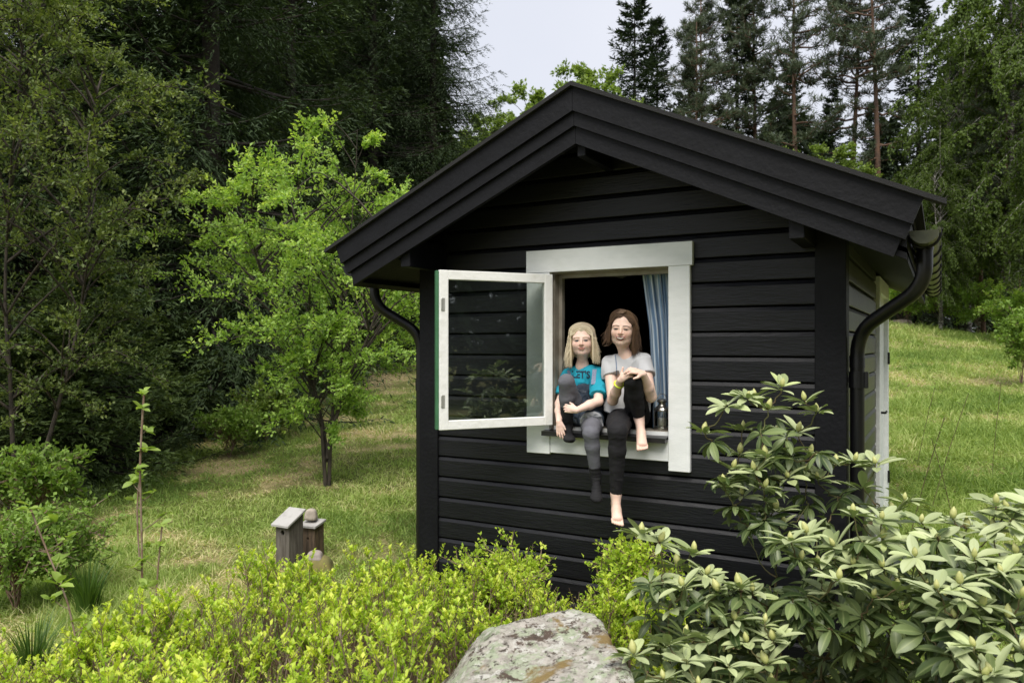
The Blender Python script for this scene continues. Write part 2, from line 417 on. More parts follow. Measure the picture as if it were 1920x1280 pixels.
# backing wall with the opening (real thickness), gable shaped
mb = MB(); y0, y1 = -.012, .11; zt = RZ - .11
def gz(x): return RZ - .11 - abs(x - RX) * SL
for (x0, x1) in ((WX0, OX0 - .03), (OX1 + .03, WX1)):
    xs = sorted({x0, x1} | ({RX} if x0 < RX < x1 else set()))
    mb.prism([(x0, y0, -.2), (x1, y0, -.2)] + [(x, y0, gz(x)) for x in reversed(xs)], (0, y1 - y0, 0))
mb.prism([(OX0 - .03, y0, -.2), (OX1 + .03, y0, -.2), (OX1 + .03, y0, OZ0 - .03), (OX0 - .03, y0, OZ0 - .03)], (0, y1 - y0, 0))
mb.prism([(OX0 - .03, y0, OZ1 + .03), (OX1 + .03, y0, OZ1 + .03), (OX1 + .03, y0, gz(OX1 + .03)), (RX, y0, gz(RX)), (OX0 - .03, y0, gz(OX0 - .03))], (0, y1 - y0, 0))
# back and inner walls
mb.prism([(WX0, WD - .1, -.2), (WX1, WD - .1, -.2), (WX1, WD - .1, gz(WX1)), (RX, WD - .1, gz(RX)), (WX0, WD - .1, gz(WX0))], (0, .1, 0))
mb.box((WX0, y1, -.2), (WX0 + .09, WD - .1, gz(WX0)))
mb.box((WX1 - .09, y1, -.2), (WX1 - .001, 2.20, gz(WX1))); mb.box((WX1 - .09, 3.1, -.2), (WX1 - .001, WD - .1, gz(WX1))); mb.box((WX1 - .09, 2.2, 2.02), (WX1 - .001, 3.1, gz(WX1)))
mb.box((WX0 + .09, y1, .16), (WX1 - .09, WD - .1, .22))
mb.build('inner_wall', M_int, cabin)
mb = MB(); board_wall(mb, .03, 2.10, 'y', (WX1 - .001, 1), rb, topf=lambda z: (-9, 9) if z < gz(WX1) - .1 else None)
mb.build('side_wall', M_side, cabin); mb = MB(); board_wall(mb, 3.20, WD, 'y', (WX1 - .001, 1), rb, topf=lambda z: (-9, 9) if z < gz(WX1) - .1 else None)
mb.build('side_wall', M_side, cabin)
mb = MB(); board_wall(mb, .03, WD, 'y', (WX0 + .001, -1), rb, topf=lambda z: (-9, 9) if z < gz(WX0) - .1 else None)
mb.build('side_wall', M_black, cabin)
for (x0, x1) in ((WX0 - .03, WX0 + .115), (WX1 - .115, WX1 + .03)):
    mb = MB(); mb.box((x0, -.044, -.2), (x1, -.0125, gz(x0 if x0 < 0 else x1) + .02), bev=.003)
    if x0 < 0: mb.box((x0, -.0124, -.2), (x0 + .027, .09, gz(x0)), bev=.003)
    else: mb.box((x1 - .027, -.0124, -.2), (x1, .10, gz(x1)), bev=.003)
    mb.build('corner_board', M_blackb, cabin)
# roof: deck, bargeboards, ridge beam, purlin blocks
def slope_box(mb, side, s0, s1, y0, y1, t0, t1):
    """box following the roof slope. s: horizontal distance from ridge, t: vertical offset below the top surface"""
    X = lambda s: RX + side * s
    poly = [(X(s0), y0, RZ - s0 * SL - t0), (X(s1), y0, RZ - s1 * SL - t0), (X(s1), y0, RZ - s1 * SL - t1), (X(s0), y0, RZ - s0 * SL - t1)]
    mb.prism(poly, (0, y1 - y0, 0))
roof = MB()
M_roof = simple('black_roofing_felt', (.012, .012, .013), .85, bump=.5, bscale=200)
for sd_ in (-1, 1):
    slope_box(roof, sd_, 0, EX - .095, FY + .032, WD + .35, .001, .022)
    slope_box(roof, sd_, 0, EX, FY - .045, FY + .030, 0, .0225)      # verge cap, longer than the sheet behind it
roof_o = roof.build('roof', M_roof, cabin)
mb = MB()
for sd_ in (-1, 1): slope_box(mb, sd_, 0, EX - .14, FY + .02, WD + .30, .0225, .06)
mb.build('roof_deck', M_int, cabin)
for sd_ in (-1, 1):
    mb = MB()
    e = EX - (.075 if sd_ < 0 else .085)
    for (t0, t1, yf, end) in ((.023, .148, FY - .022, e), (.149, .222, FY - .002, e - .045), (.223, .312, FY + .018, e - .085)):
        # end cut square to the slope
        X = lambda s: RX + sd_ * s
        cut = .33
        poly = [(X(0.001), yf, RZ - t0), (X(end), yf, RZ - end * SL - t0), (X(end - (t1 - t0) * cut), yf, RZ - (end - (t1 - t0) * cut) * SL - t1), (X(0.001), yf, RZ - t1)]
        mb.prism(poly, (0, .03, 0))
    mb.build('bargeboard', M_blackb, cabin)
mb = MB(); mb.box((RX - .035 + .03, FY + .05, RZ - .375), (RX + .035 + .01, .05, RZ - .24), bev=.004); mb.build('ridge_beam', M_blackb, cabin)
for x in (-1.16, 1.08):
    z = RZ - abs(x - RX) * SL; mb = MB(); mb.box((x - .035, FY + .05, z - .385), (x + .035, .0, z - .22), bev=.004); mb.build('purlin', M_blackb, cabin)
for sd_ in (-1, 1):                             # soffits and eaves boards
    mb = MB()
    slope_box(mb, sd_, abs((WX0 if sd_ < 0 else WX1) - RX) - .02, EX - .15, FY + .05, WD + .28, .25, .272)
    slope_box(mb, sd_, EX - .20, EX - .15, FY + .05, WD + .28, .06, .30)
    mb.build('soffit', M_blackb, cabin)
# gutters: half-round, with straps on the right one
def gutter(side, y0, y1):
    gx, gzc, r = RX + side * (EX - .085), EZ - .105, .058
    a = np.linspace(math.pi, 2 * math.pi, 11)
    prof = [(gx + r * math.cos(t), gzc + r * math.sin(t)) for t in a] + [(gx + (r - .004) * math.cos(t), gzc + (r - .004) * math.sin(t)) for t in a[::-1]]
    m = len(prof); V = [(x, y, z) for y in (y0, y1) for (x, z) in prof]
    mb = MB(); mb.add(V, [(i, (i + 1) % m, m + (i + 1) % m, m + i) for i in range(m)])
    for y in (y0, y1):
        pl = [(gx + r * math.cos(t), y, gzc + r * math.sin(t)) for t in a]; mb.prism(pl, (0, .004, 0))
    mb.tube([(gx + side * r, y0, gzc + .003), (gx + side * r, y1, gzc + .003)], .007, 8)
    g = mb.build('gutter', M_metal if side < 0 else M_gut, cabin, smooth=False)
    for i in range(9):
        sm = MB(); y = y0 + .12 + i * (y1 - y0 - .2) / 8; sm.tube([(gx + (r + .006) * math.cos(t), y, gzc + (r + .006) * math.sin(t)) for t in np.linspace(math.pi * .95, 2.1 * math.pi, 12)], .006, 6)
        sm.build('gutter_strap', M_metal, g, smooth=True)
    return gx, gzc, r
M_gut = simple('olive_gutter_coating', (.05, .055, .03), .45, col2=(.10, .105, .055), scale=8)  # olive coating with paler blotches, right gutter only
gxL, gzL, gr = gutter(-1, FY + .10, WD + .27); gxR, gzR, gr = gutter(1, FY + .10, WD + .27)
def smooth_path(pts, n=7, r=.25):
    """round the corners of a polyline"""
    pts = [np.array(p, float) for p in pts]; out = [pts[0]]
    for a, b, c in zip(pts[:-2], pts[1:-1], pts[2:]):
        rr_ = min(r, np.linalg.norm(b - a) * .5, np.linalg.norm(c - b) * .5)
        p0 = b + (a - b) / np.linalg.norm(a - b) * rr_; p1 = b + (c - b) / np.linalg.norm(c - b) * rr_
        for t in np.linspace(0, 1, n): out.append((1 - t) ** 2 * p0 + 2 * t * (1 - t) * b + t * t * p1)
    out.append(pts[-1]); return out
def downpipe(gx, gy, px_, py_, r, side):
    mb = MB(); ztop = gzR - .03
    path = smooth_path([(gx, gy, ztop), (gx, gy, ztop - .20), (px_, py_, ztop - .20 - (.20 if side > 0 else .19)), (px_, py_, -.1)], 8, .12)
    mb.tube(path, r, 18)
    mb.tube([(gx, gy, ztop + .01), (gx, gy, ztop - .04)], [r * 1.15, r * 1.08], 18)
    for z in (ztop - .53, ztop - .9 if side < 0 else ztop - 1.7, .42):
        mb.tube([(px_, py_, z), (px_, py_, z - .05)], r * 1.07, 18)
    o = mb.build('downpipe', M_metal, cabin, smooth=True)
    es = o.modifiers.new('edges', 'EDGE_SPLIT'); es.split_angle = math.radians(50)
    b = MB(); z = 1.44 if side > 0 else 1.35
    b.tube([(px_, py_, z + .04), (px_, py_, z - .04)], r * 1.16, 18); b.box((px_ - side * .07 - .01, py_ - .008, z - .012), (px_, py_ + .008, z + .012)) if side > 0 else b.box((px_, py_ - .008, z - .012), (px_ + .07, py_ + .008, z + .012))
    if side > 0: b.box((px_ + r * .95, py_ - .02, z - .04), (px_ + r * 1.16 + .012, py_ + .02, z + .04), bev=.003)
    b.build('pipe_bracket', M_metal, o)
downpipe(gxL, FY + .34, WX0 - .062, .02, .033, -1)
downpipe(gxR, FY + .26, WX1 + .073, .04, .034, 1)
# door on the right-hand wall
mb = MB(); xf = WX1
mb.box((xf - .02, 2.20, .12), (xf + .012, 3.08, 2.0), bev=.003); door = mb.build('door', M_white, cabin)
mb = MB()
for (a, b, z0_, z1_) in ((2.10, 2.199, .05, 2.12), (3.081, 3.18, .05, 2.12), (2.199, 3.081, 2.001, 2.12)): mb.box((xf + .002, a, z0_), (xf + .045, b, z1_), bev=.003)
mb.build('door_casing', M_white, door)
mb = MB(); mb.tube([(xf + .012, 2.30, 1.1), (xf + .07, 2.30, 1.1), (xf + .07, 2.42, 1.1)], .009, 8); mb.box((xf + .012, 2.28, 1.02), (xf + .018, 2.32, 1.18)); mb.build('door_handle', M_metal, door)
for z in (.5, 1.5):
    mb = MB(); mb.tube([(xf + .05, 3.08, z - .05), (xf + .05, 3.08, z + .05)], .009, 8); mb.build('hinge', M_metal, door)
# window: lining as the part, then casing, sill, sash and its pane
mb = MB(); t = .03
mb.box((OX0 - t, -.02, OZ0 - t), (OX0, .10, OZ1 + t)); mb.box((OX1, -.02, OZ0 - t), (OX1 + t, .10, OZ1 + t))
mb.box((OX0, -.02, OZ1), (OX1, .10, OZ1 + t)); mb.box((OX0, -.02, OZ0 - t), (OX1, .12, OZ0))
mb.box((OX0, .03, OZ0), (OX0 + .022, .07, OZ1), bev=.002); mb.box((OX1 - .012, .03, OZ0), (OX1, .07, OZ1)); mb.box((OX0 + .022, .03, OZ1 - .022), (OX1 - .012, .07, OZ1))
window = mb.build('window', M_lin, cabin)
yc0, yc1 = -.064, -.034
mb = MB(); mb.box((-.52, yc0, .967), (OX0 - .015, yc1, 2.0445), bev=.003); mb.build('side_casing', M_white, window)
mb = MB(); mb.box((OX1 + .002, yc0, .925), (.478, yc1, 2.0445), bev=.003); mb.build('side_casing', M_white, window)
mb = MB()                                        # header, a little out of level at the right end
mb.prism([(-.52, yc0 - .004, 2.045), (.492, yc0 - .004, 2.045), (.492, yc0 - .004, 2.172), (-.52, yc0 - .004, 2.176)], (0, .034, 0)); mb.build('head_casing', M_white, window)
mb = MB(); mb.box((OX0 - .014, yc0 + .006, .975), (OX1 + .001, yc1, 1.092), bev=.003); mb.build('apron_casing', M_white, window)
mb = MB(); mb.box((OX0 - .045, -.108, 1.082), (OX1 + .0, -.066, 1.098)); mb.prism([(OX0 - .045, -.112, 1.080), (OX1 + .0, -.112, 1.080), (OX1, -.112, 1.102), (OX0 - .045, -.112, 1.102)], (0, .004, 0))
mb.prism([(OX0 - .045, -.114, 1.1021), (OX0 - .045, -.0342, 1.1081), (OX0 - .045, -.0342, 1.1121), (OX0 - .045, -.114, 1.1061)], (OX1 - OX0 + .045, 0, 0))
mb.build('sill', M_sill, window)
mb = MB(); mb.box((OX0, -.034, 1.1125), (OX1, -.0201, OZ0 - .002)); mb.build('sill_trim', M_white, window)
# sash, hinged at the left of the opening and swung out
hx, hy = OX0 + .004, -.075; ox, oy = -.768, -.632
dv = np.array([ox - hx, oy - hy]); SW = np.linalg.norm(dv); dv /= SW; nv = np.array([dv[1], -dv[0]])   # normal (towards camera-left side)
if np.dot(nv, CAM[:2] - np.array([hx, hy])) < 0: nv = -nv
SZ0, SZ1 = 1.142, 2.028
def SM(V):  # local: x along sash from hinge, y thickness (positive = towards viewer side), z up
    V = np.array(V, float); o = np.empty_like(V)
    o[:, 0] = hx + dv[0] * V[:, 0] + nv[0] * V[:, 1]; o[:, 1] = hy + dv[1] * V[:, 0] + nv[1] * V[:, 1]; o[:, 2] = V[:, 2]; return o
mb = MB(); fr = .052
mb.box((0, -.02, SZ0), (fr, .018, SZ1), SM, .003); mb.box((SW - fr, -.02, SZ0), (SW, .018, SZ1), SM, .003)
mb.box((fr, -.02, SZ0), (SW - fr, .017, SZ0 + fr), SM, .003); mb.box((fr, -.02, SZ1 - fr), (SW - fr, .017, SZ1), SM, .003)
mb.build('sash', M_sashw, window)
mb = MB(); mb.box((SW + .0005, -.022, SZ0 + .003), (SW + .016, .006, SZ1 - .003), SM, .002); mb.build('sash_edge', M_green, window)
mb = MB(); mb.box((fr - .004, -.003, SZ0 + fr - .004), (SW - fr + .004, .001, SZ1 - fr + .004), SM); mb.build('pane', M_glass, window)
for z in (SZ0 + .16, SZ1 - .19):
    mb = MB(); mb.box((SW - fr * .55, .0175, z - .035), (SW - fr * .25, .0215, z + .035), SM); mb.tube(SM([(SW - fr * .2, .022, z - .03), (SW - fr * .2, .022, z + .03)]), .004, 6)
    mb.build('sash_latch', simple('worn_latch_metal', (.5, .5, .47), .4, metal=.6), window)
mb = MB(); mb.tube([(OX1 - .0, .02, 1.82), (OX1 - .02, .02, 1.82)], .008, 8); mb.build('latch_knob', simple('old_brass', (.35, .28, .14), .4, metal=.8), window)

# ================================================================== TREES
def rot_z(D, a):
    c, s = np.cos(a), np.sin(a); return np.stack([D[..., 0] * c - D[..., 1] * s, D[..., 0] * s + D[..., 1] * c, D[..., 2]], -1)
M_bark = simple('grey_brown_bark', (.075, .06, .045), .9, col2=(.03, .025, .02), scale=30, stretch=(1, 1, .3), bump=.8, bscale=40)
M_barkdark = simple('dark_spruce_bark', (.035, .028, .022), .95, col2=(.02, .016, .013), scale=20, bump=.8, bscale=30)
M_barkpine = simple('reddish_pine_bark', (.17, .095, .06), .9, col2=(.09, .06, .045), scale=7, stretch=(1, 1, .5), bump=.8, bscale=25)
M_barkbirch = simple('white_birch_bark', (.30, .29, .26), .7, col2=(.05, .042, .036), scale=5, stretch=(1, 1, 3), contrast=(.44, .52))
M_spr = leafmat('spruce_needles', (.018, .034, .015), (.15, .21, .065), .6, .18, spec=.25, c3=(.05, .082, .03))
M_sprfar = leafmat('spruce_needles_pale', (.022, .038, .022), (.07, .10, .05), .65, .12, spec=.2)
M_pine = leafmat('pine_needles', (.04, .062, .038), (.11, .14, .08), .6, .12, spec=.25)
M_leafy = leafmat('fresh_leaves_yellow_green', (.18, .31, .06), (.60, .73, .18), .5, .45, spec=.35, c3=(.34, .51, .12))
M_alder = leafmat('dull_olive_leaves', (.05, .085, .025), (.32, .38, .11), .5, .35, spec=.35, c3=(.13, .18, .05))
M_bright = leafmat('light_green_broad_leaves', (.12, .20, .04), (.32, .42, .11), .55, .35, spec=.25)
M_birch = leafmat('birch_leaves', (.045, .08, .018), (.15, .22, .045), .55, .35, spec=.25)

def spruce_mesh(seed, H, R, z0, levels, per, nsec, ncl, nl, nw, hang=.5, topbias=1.0):
    rg = np.random.default_rng(seed)
    zs = np.repeat(z0 + (H - z0 - .2) * (np.linspace(0, 1, levels) ** topbias), per); N = len(zs); zs = zs + rg.normal(0, .08, N)
    Lb = R * np.clip(1 - (zs - z0 * .3) / (H - z0 * .3), .02, 1) ** .75 * rg.uniform(.65, 1.15, N) + .12
    az = rg.uniform(0, 2 * np.pi, N)
    s = np.linspace(0, 1, 9)[None]
    droop = rg.uniform(.25, .5, N)[:, None] * (1 - .75 * (zs / H))[:, None]
    r = Lb[:, None] * s; z = zs[:, None] - Lb[:, None] * (droop * s ** 1.2 - .30 * s ** 3 * rg.uniform(.6, 1.3, N)[:, None]) + (zs / H)[:, None] * Lb[:, None] * .25 * s
    wob = rg.normal(0, .05, (N, 1)) * s ** 2 * Lb[:, None]
    Pn = np.stack([np.cos(az)[:, None] * r - np.sin(az)[:, None] * wob, np.sin(az)[:, None] * r + np.cos(az)[:, None] * wob, z], -1)
    Rn = (.008 + .010 * Lb[:, None]) * (1.05 - s)
    wv, wf = tubes(Pn, Rn, 4)
    tr = np.array([[[0, 0, -.3 + (H + .3) * t] for t in np.linspace(0, 1, 12)]]); rt = (H * .012 + .01) * (1 - np.linspace(0, 1, 12)[None] * .96)
    tv, tf = tubes(tr, rt, 8)
    # secondary twigs
    ss = np.clip(np.linspace(.10, 1.0, nsec)[None] + rg.normal(0, .02, (N, nsec)), .04, 1)
    idx = ss * 8; i0 = np.clip(idx.astype(int), 0, 7); fr = (idx - i0)[..., None]
    ar = np.arange(N)[:, None]
    base = Pn[ar, i0] * (1 - fr) + Pn[ar, i0 + 1] * fr
    dirn = nrm(Pn[ar, i0 + 1] - Pn[ar, i0])
    side = np.where(np.arange(nsec)[None] % 2 == 0, 1, -1) * np.ones((N, 1))
    ang = side * rg.uniform(.6, 1.15, (N, nsec)) * np.where(ss > .97, .1, 1)
    D = rot_z(dirn, ang); D[..., 2] -= rg.uniform(.0, hang, (N, nsec)); D = nrm(D)
    l2 = np.minimum(Lb[:, None] * .36 * (1.12 - .75 * ss) + .08, .75) * rg.uniform(.5, 1.2, (N, nsec))
    # clumps along each twig
    tt = (np.arange(ncl)[None, None] + rg.random((N, nsec, ncl))) / ncl
    sag = np.zeros((N, nsec, ncl, 3)); sag[..., 2] = -(tt ** 2) * (l2 * hang * .8)[..., None]
    cb = base[:, :, None] + D[:, :, None] * (tt * l2[..., None])[..., None] + sag
    sd2 = np.where(np.arange(ncl) % 2 == 0, 1, -1)[None, None] * rg.uniform(.2, .95, tt.shape)
    cd = rot_z(np.broadcast_to(D[:, :, None], cb.shape), sd2); cd = cd + rg.normal(0, .22, cd.shape); cd[..., 2] -= hang * .5 * tt
    cb = cb.reshape(-1, 3); cd = cd.reshape(-1, 3); n = len(cb)
    lv, lf = leaves(cb, cd, np.array([0, 0, 1.]) + rg.normal(0, .5, (n, 3)), nl * rg.uniform(.6, 1.4, n), nw * rg.uniform(.7, 1.3, n), .3, .4)
    tip = (.25 * rg.random((N, nsec, ncl)) + .45 * (tt ** 1.5) * (.4 + .6 * ss[..., None]) + .3 * rg.random((N, nsec, 1)) * rg.random((N, 1, 1))).reshape(-1)
    rnd = np.repeat(np.clip(tip, 0, 1), 4)
    return (np.concatenate([tv, wv]), np.concatenate([tf, wf + len(tv)])), (lv, lf, rnd)

def pine_mesh(seed, H, z0, R, nl_, ntw, ntu, nl, nw, trunkr=.16, bend=.3, dead=8):
    rg = np.random.default_rng(seed)
    t = np.linspace(0, 1, 14); ph = rg.uniform(0, 6)
    tr = np.stack([bend * np.sin(t * 2.4 + ph) - bend * np.sin(ph), bend * .7 * np.sin(t * 3 + ph * 2) - bend * .7 * np.sin(ph * 2), -.3 + (H + .3) * t], -1)[None]
    tv, tf = tubes(tr, (trunkr * (1 - t * .85))[None], 8)
    def tpos(z):
        f = np.clip((z + .3) / (H + .3), 0, 1) * 13; i = np.clip(f.astype(int), 0, 12); f = (f - i)[:, None]; return tr[0][i] * (1 - f) + tr[0][i + 1] * f
    N = nl_; q = rg.random(N) ** .8; zs = z0 + (H - z0 - .1) * q
    prof = np.clip(np.sin(np.pi * (.18 + .80 * q)) ** .8, .15, 1)
    Lb = R * prof * rg.uniform(.4, 1.15, N); az = rg.uniform(0, 2 * np.pi, N); s = np.linspace(0, 1, 7)[None]
    rise = rg.uniform(-.15, .45, N) + .3 * q
    crook = rg.normal(0, .10, (N, 7)) * s * Lb[:, None]; crook2 = rg.normal(0, .08, (N, 7)) * s * Lb[:, None]
    B = tpos(zs)[:, None]
    Pn = B + np.stack([np.cos(az)[:, None] * Lb[:, None] * s - np.sin(az)[:, None] * crook, np.sin(az)[:, None] * Lb[:, None] * s + np.cos(az)[:, None] * crook, rise[:, None] * Lb[:, None] * s ** 1.5 + crook2], -1)
    wv, wf = tubes(Pn, (.012 + .018 * Lb[:, None]) * (1.1 - s), 4)
    # dead stubs on the bare trunk
    Nd = dead; zd = rg.uniform(z0 * .45, z0 * 1.05, Nd); ad = rg.uniform(0, 6.28, Nd); Ld = rg.uniform(.4, 1.5, Nd)
    sd3 = np.linspace(0, 1, 4)[None]
    Pd = tpos(zd)[:, None] + np.stack([np.cos(ad)[:, None] * Ld[:, None] * sd3, np.sin(ad)[:, None] * Ld[:, None] * sd3, -.25 * Ld[:, None] * sd3 ** 2 + .1 * sd3], -1)
    dv_, df = tubes(Pd, .016 * (1.1 - sd3) * np.ones((Nd, 1)), 3)
    ss = rg.uniform(.25, 1, (N, ntw)); ss[:, 0] = 1
    idx = ss * 6; i0 = np.clip(idx.astype(int), 0, 5); fr = (idx - i0)[..., None]; ar = np.arange(N)[:, None]
    base = Pn[ar, i0] * (1 - fr) + Pn[ar, i0 + 1] * fr; dirn = nrm(Pn[ar, i0 + 1] - Pn[ar, i0])
    D = rot_z(dirn, rg.uniform(-1.3, 1.3, (N, ntw))); D[..., 2] += rg.uniform(-.1, .7, (N, ntw)); D = nrm(D)
    l2 = rg.uniform(.15, .55, (N, ntw)) * (R / 2.2)
    tips = base[:, :, None] + D[:, :, None] * (l2[..., None] * (np.arange(3)[None, None] + 1) / 3)[..., None] + rg.normal(0, .05, (N, ntw, 3, 3))
    tw = np.stack([base, base + D * l2[..., None]], 2).reshape(-1, 2, 3); v2, f2 = tubes(tw, np.full(tw.shape[:2], .01), 3)
    cb = np.repeat(tips.reshape(-1, 3), ntu, 0); n = len(cb)
    cd = nrm(rg.normal(0, 1, (n, 3)) + np.array([0, 0, .5]) + np.repeat(np.repeat(D.reshape(-1, 3), 3, 0), ntu, 0) * .6)
    lv, lf = leaves(cb, cd, rg.normal(0, 1, (n, 3)), nl * rg.uniform(.6, 1.3, n), nw * rg.uniform(.7, 1.3, n), .2, .5)
    rnd = np.clip(.25 + .35 * (cd[:, 2]) + .4 * rg.random(n), 0, 1)
    Vw = [tv, wv, dv_, v2]; Fw = []; o = 0
    for v, f in zip(Vw, (tf, wf, df, f2)): Fw.append(f + o); o += len(v)
    return (np.concatenate(Vw), np.concatenate(Fw)), (lv, lf, np.repeat(rnd, 4))

def broad_mesh(seed, stems, crown, n1, n2, n3, ll, lw, rise=(.3, .9), droop=0., leafsp=.05, trunkr=.05, clus=3, gap=0, jit=1.0, hangdir=0.):
    """stems: list of polylines; crown(z)->radius function about the crown axis; n1 limbs per stem, n2 twigs per limb, n3 leaf nodes per twig"""
    rg = np.random.default_rng(seed); Vw, Fw, o = [], [], 0; LV = []
    def addw(v, f):
        nonlocal o
        Vw.append(v); Fw.append(f + o); o += len(v)
    for st in stems:
        st = np.array(st, float); m = len(st)
        t = np.linspace(0, 1, 20) * (m - 1); i = np.clip(t.astype(int), 0, m - 2); f = (t - i)[:, None]; S = st[i] * (1 - f) + st[i + 1] * f
        S[1:-1] += rg.normal(0, .018, (18, 3)) * jit
        for _ in range(2): S[1:-1] = (S[:-2] + S[1:-1] * 2 + S[2:]) / 4
        addw(*tubes(S[None], (trunkr * (1 - np.linspace(0, .9, 20)))[None], 7))
        q = rg.uniform(.22, .99, n1); k = q * 19; ki = np.clip(k.astype(int), 0, 18); kf = (k - ki)[:, None]; B = S[ki] * (1 - kf) + S[ki + 1] * kf
        az = rg.uniform(0, 2 * np.pi, n1)
        Rc = crown(B[:, 2]) * rg.uniform(.55, 1.12, n1); cen = np.array([st[:, 0].mean(), st[:, 1].mean()])
        out = np.stack([np.cos(az), np.sin(az)], -1)
        tgt = cen + out * Rc[:, None]; dd = tgt - B[:, :2]; Lb = np.linalg.norm(dd, axis=1) + .08
        up = rg.uniform(*rise, n1); s = np.linspace(0, 1, 8)[None, :, None]
        E = np.concatenate([dd, (up * Lb)[:, None]], 1)
        Pn = B[:, None] + E[:, None] * s; Pn[..., 2] += (Lb * .25)[:, None] * np.sin(np.pi * s[..., 0]) - droop * Lb[:, None] * s[..., 0] ** 2
        Pn += np.cumsum(rg.normal(0, .012, Pn.shape), 1) * Lb[:, None, None] * 1.6 * s
        addw(*tubes(Pn, (.0035 + .0065 * Lb[:, None]) * (1.1 - s[..., 0]), 4))
        ss = rg.uniform(.2, 1, (n1, n2)) ** .8; ss[:, 0] = .99
        if gap: ss = np.clip(ss, gap, 1)
        k = ss * 7; ki = np.clip(k.astype(int), 0, 6); kf = (k - ki)[..., None]; ar = np.arange(n1)[:, None]
        b2 = Pn[ar, ki] * (1 - kf) + Pn[ar, ki + 1] * kf; d0 = nrm(Pn[ar, ki + 1] - Pn[ar, ki])
        D = nrm(d0 + rg.normal(0, .65, d0.shape) + np.array([0, 0, .25 - hangdir])); l2 = (.10 + .22 * rg.random((n1, n2))) * np.clip(Lb[:, None], .25, 1.6) ** .7
        s2 = np.linspace(0, 1, 4)
        Tw = b2[:, :, None] + D[:, :, None] * (l2[..., None] * s2)[..., None]; Tw[..., 2] += -hangdir * (l2[..., None] * s2 ** 2) * 1.2
        Tw = Tw.reshape(-1, 4, 3); addw(*tubes(Tw, np.broadcast_to(.0035 * (1.2 - s2)[None] * max(1, ll / .045), Tw.shape[:2]), 3))
        nt_ = len(Tw); u = (np.arange(n3)[None] + rg.random((nt_, n3))) / n3 * 3; ui = np.clip(u.astype(int), 0, 2); uf = (u - ui)[..., None]; ar = np.arange(nt_)[:, None]
        nd = Tw[ar, ui] * (1 - uf) + Tw[ar, ui + 1] * uf
        tn = rg.random((nt_, 1)) * np.ones((1, n3))
        LV.append((np.repeat(nd.reshape(-1, 3), clus, 0), np.repeat(np.repeat(D.reshape(-1, 3), n3, 0), clus, 0), np.repeat(tn.reshape(-1), clus)))
    nd = np.concatenate([a[0] for a in LV]); D = np.concatenate([a[1] for a in LV]); tn = np.concatenate([a[2] for a in LV]); n = len(nd)
    nd = nd + rg.normal(0, ll * .35, nd.shape)
    cd = nrm(D * .7 + rg.normal(0, .7, (n, 3)) + np.array([0, 0, .25 - hangdir * 1.0]))
    lv, lf = leaves(nd, cd, np.array([0, 0, 1.]) + rg.normal(0, .6, (n, 3)), ll * rg.uniform(.6, 1.3, n), lw * rg.uniform(.7, 1.25, n), .22, .45)
    zz = nd[:, 2]; top = (zz - zz.min()) / max(zz.max() - zz.min(), .1)
    rnd = np.clip(.15 * top + .45 * rg.random(n) + .4 * tn, 0, 1)
    return (np.concatenate(Vw), np.concatenate(Fw)), (lv, lf, np.repeat(rnd, 4))

def tree(name, label, cat, data, loc, bark, leaf, group=None, rotz=0, scale=1.0):
    (wv, wf), (lv, lf, rnd) = data
    t = thing(name, label, cat, (0, 0, 0), group)
    a = mesh_np('trunk', wv, [wf], bark, None); b = mesh_np('crown', lv, [lf], leaf, None, True, {'rnd': rnd})
    a.parent = t; b.parent = t
    t.location = [float(v) for v in loc]; t.rotation_euler = (0, 0, rotz); t.scale = (scale,) * 3
    return t
def dup(t, label, loc, rotz, scale=1.0, group=None):
    r = t.copy(); C.objects.link(r); r.location = [float(v) for v in loc]; r.rotation_euler = (0, 0, rotz)
    r.scale = (scale,) * 3 if not isinstance(scale, tuple) else scale
    r['label'] = label
    if group: r['group'] = group
    for ch in t.children:
        c = ch.copy(); C.objects.link(c); c.parent = r
    return r
def at(px, d, dz=0.0):
    u = (px - 960) / FPX * d; x = CAM[0] + d * FW[0] + u * RT[0]; y = CAM[1] + d * FW[1] + u * RT[1]
    return (x, y, float(hgt(x, y)) + dz)

# --- the young bright tree left of the cabin
def crownA(z): return np.interp(z, [0, .55, 1.0, 1.8, 2.5, 3.2, 3.9], [.3, .75, 1.1, 1.3, 1.1, .75, .25])
st = [[(0, 0, -.05), (-.03, 0, .5), (-.14, .05, 1.3), (-.30, .1, 2.3), (-.38, .1, 3.3)],
      [(.03, .02, 0), (.06, .02, .6), (.16, .1, 1.5), (.26, .1, 2.6), (.34, .0, 3.85)],
      [(.0, .04, .25), (-.08, .1, .9), (-.45, .05, 1.7), (-.78, 0, 2.5), (-.85, 0, 2.9)],
      [(.02, .0, .3), (.15, -.06, .9), (.48, -.1, 1.6), (.72, -.1, 2.2), (.8, -.1, 2.6)]]
tree('young_tree', 'young multi stemmed tree with bright yellow green leaves on the lawn left of the cabin', 'tree',
     broad_mesh(11, st, crownA, 34, 13, 7, .046, .026, rise=(.1, .75), trunkr=.024, clus=3), at(611, 8.1), M_bark, M_leafy, rotz=YAW, scale=.98)
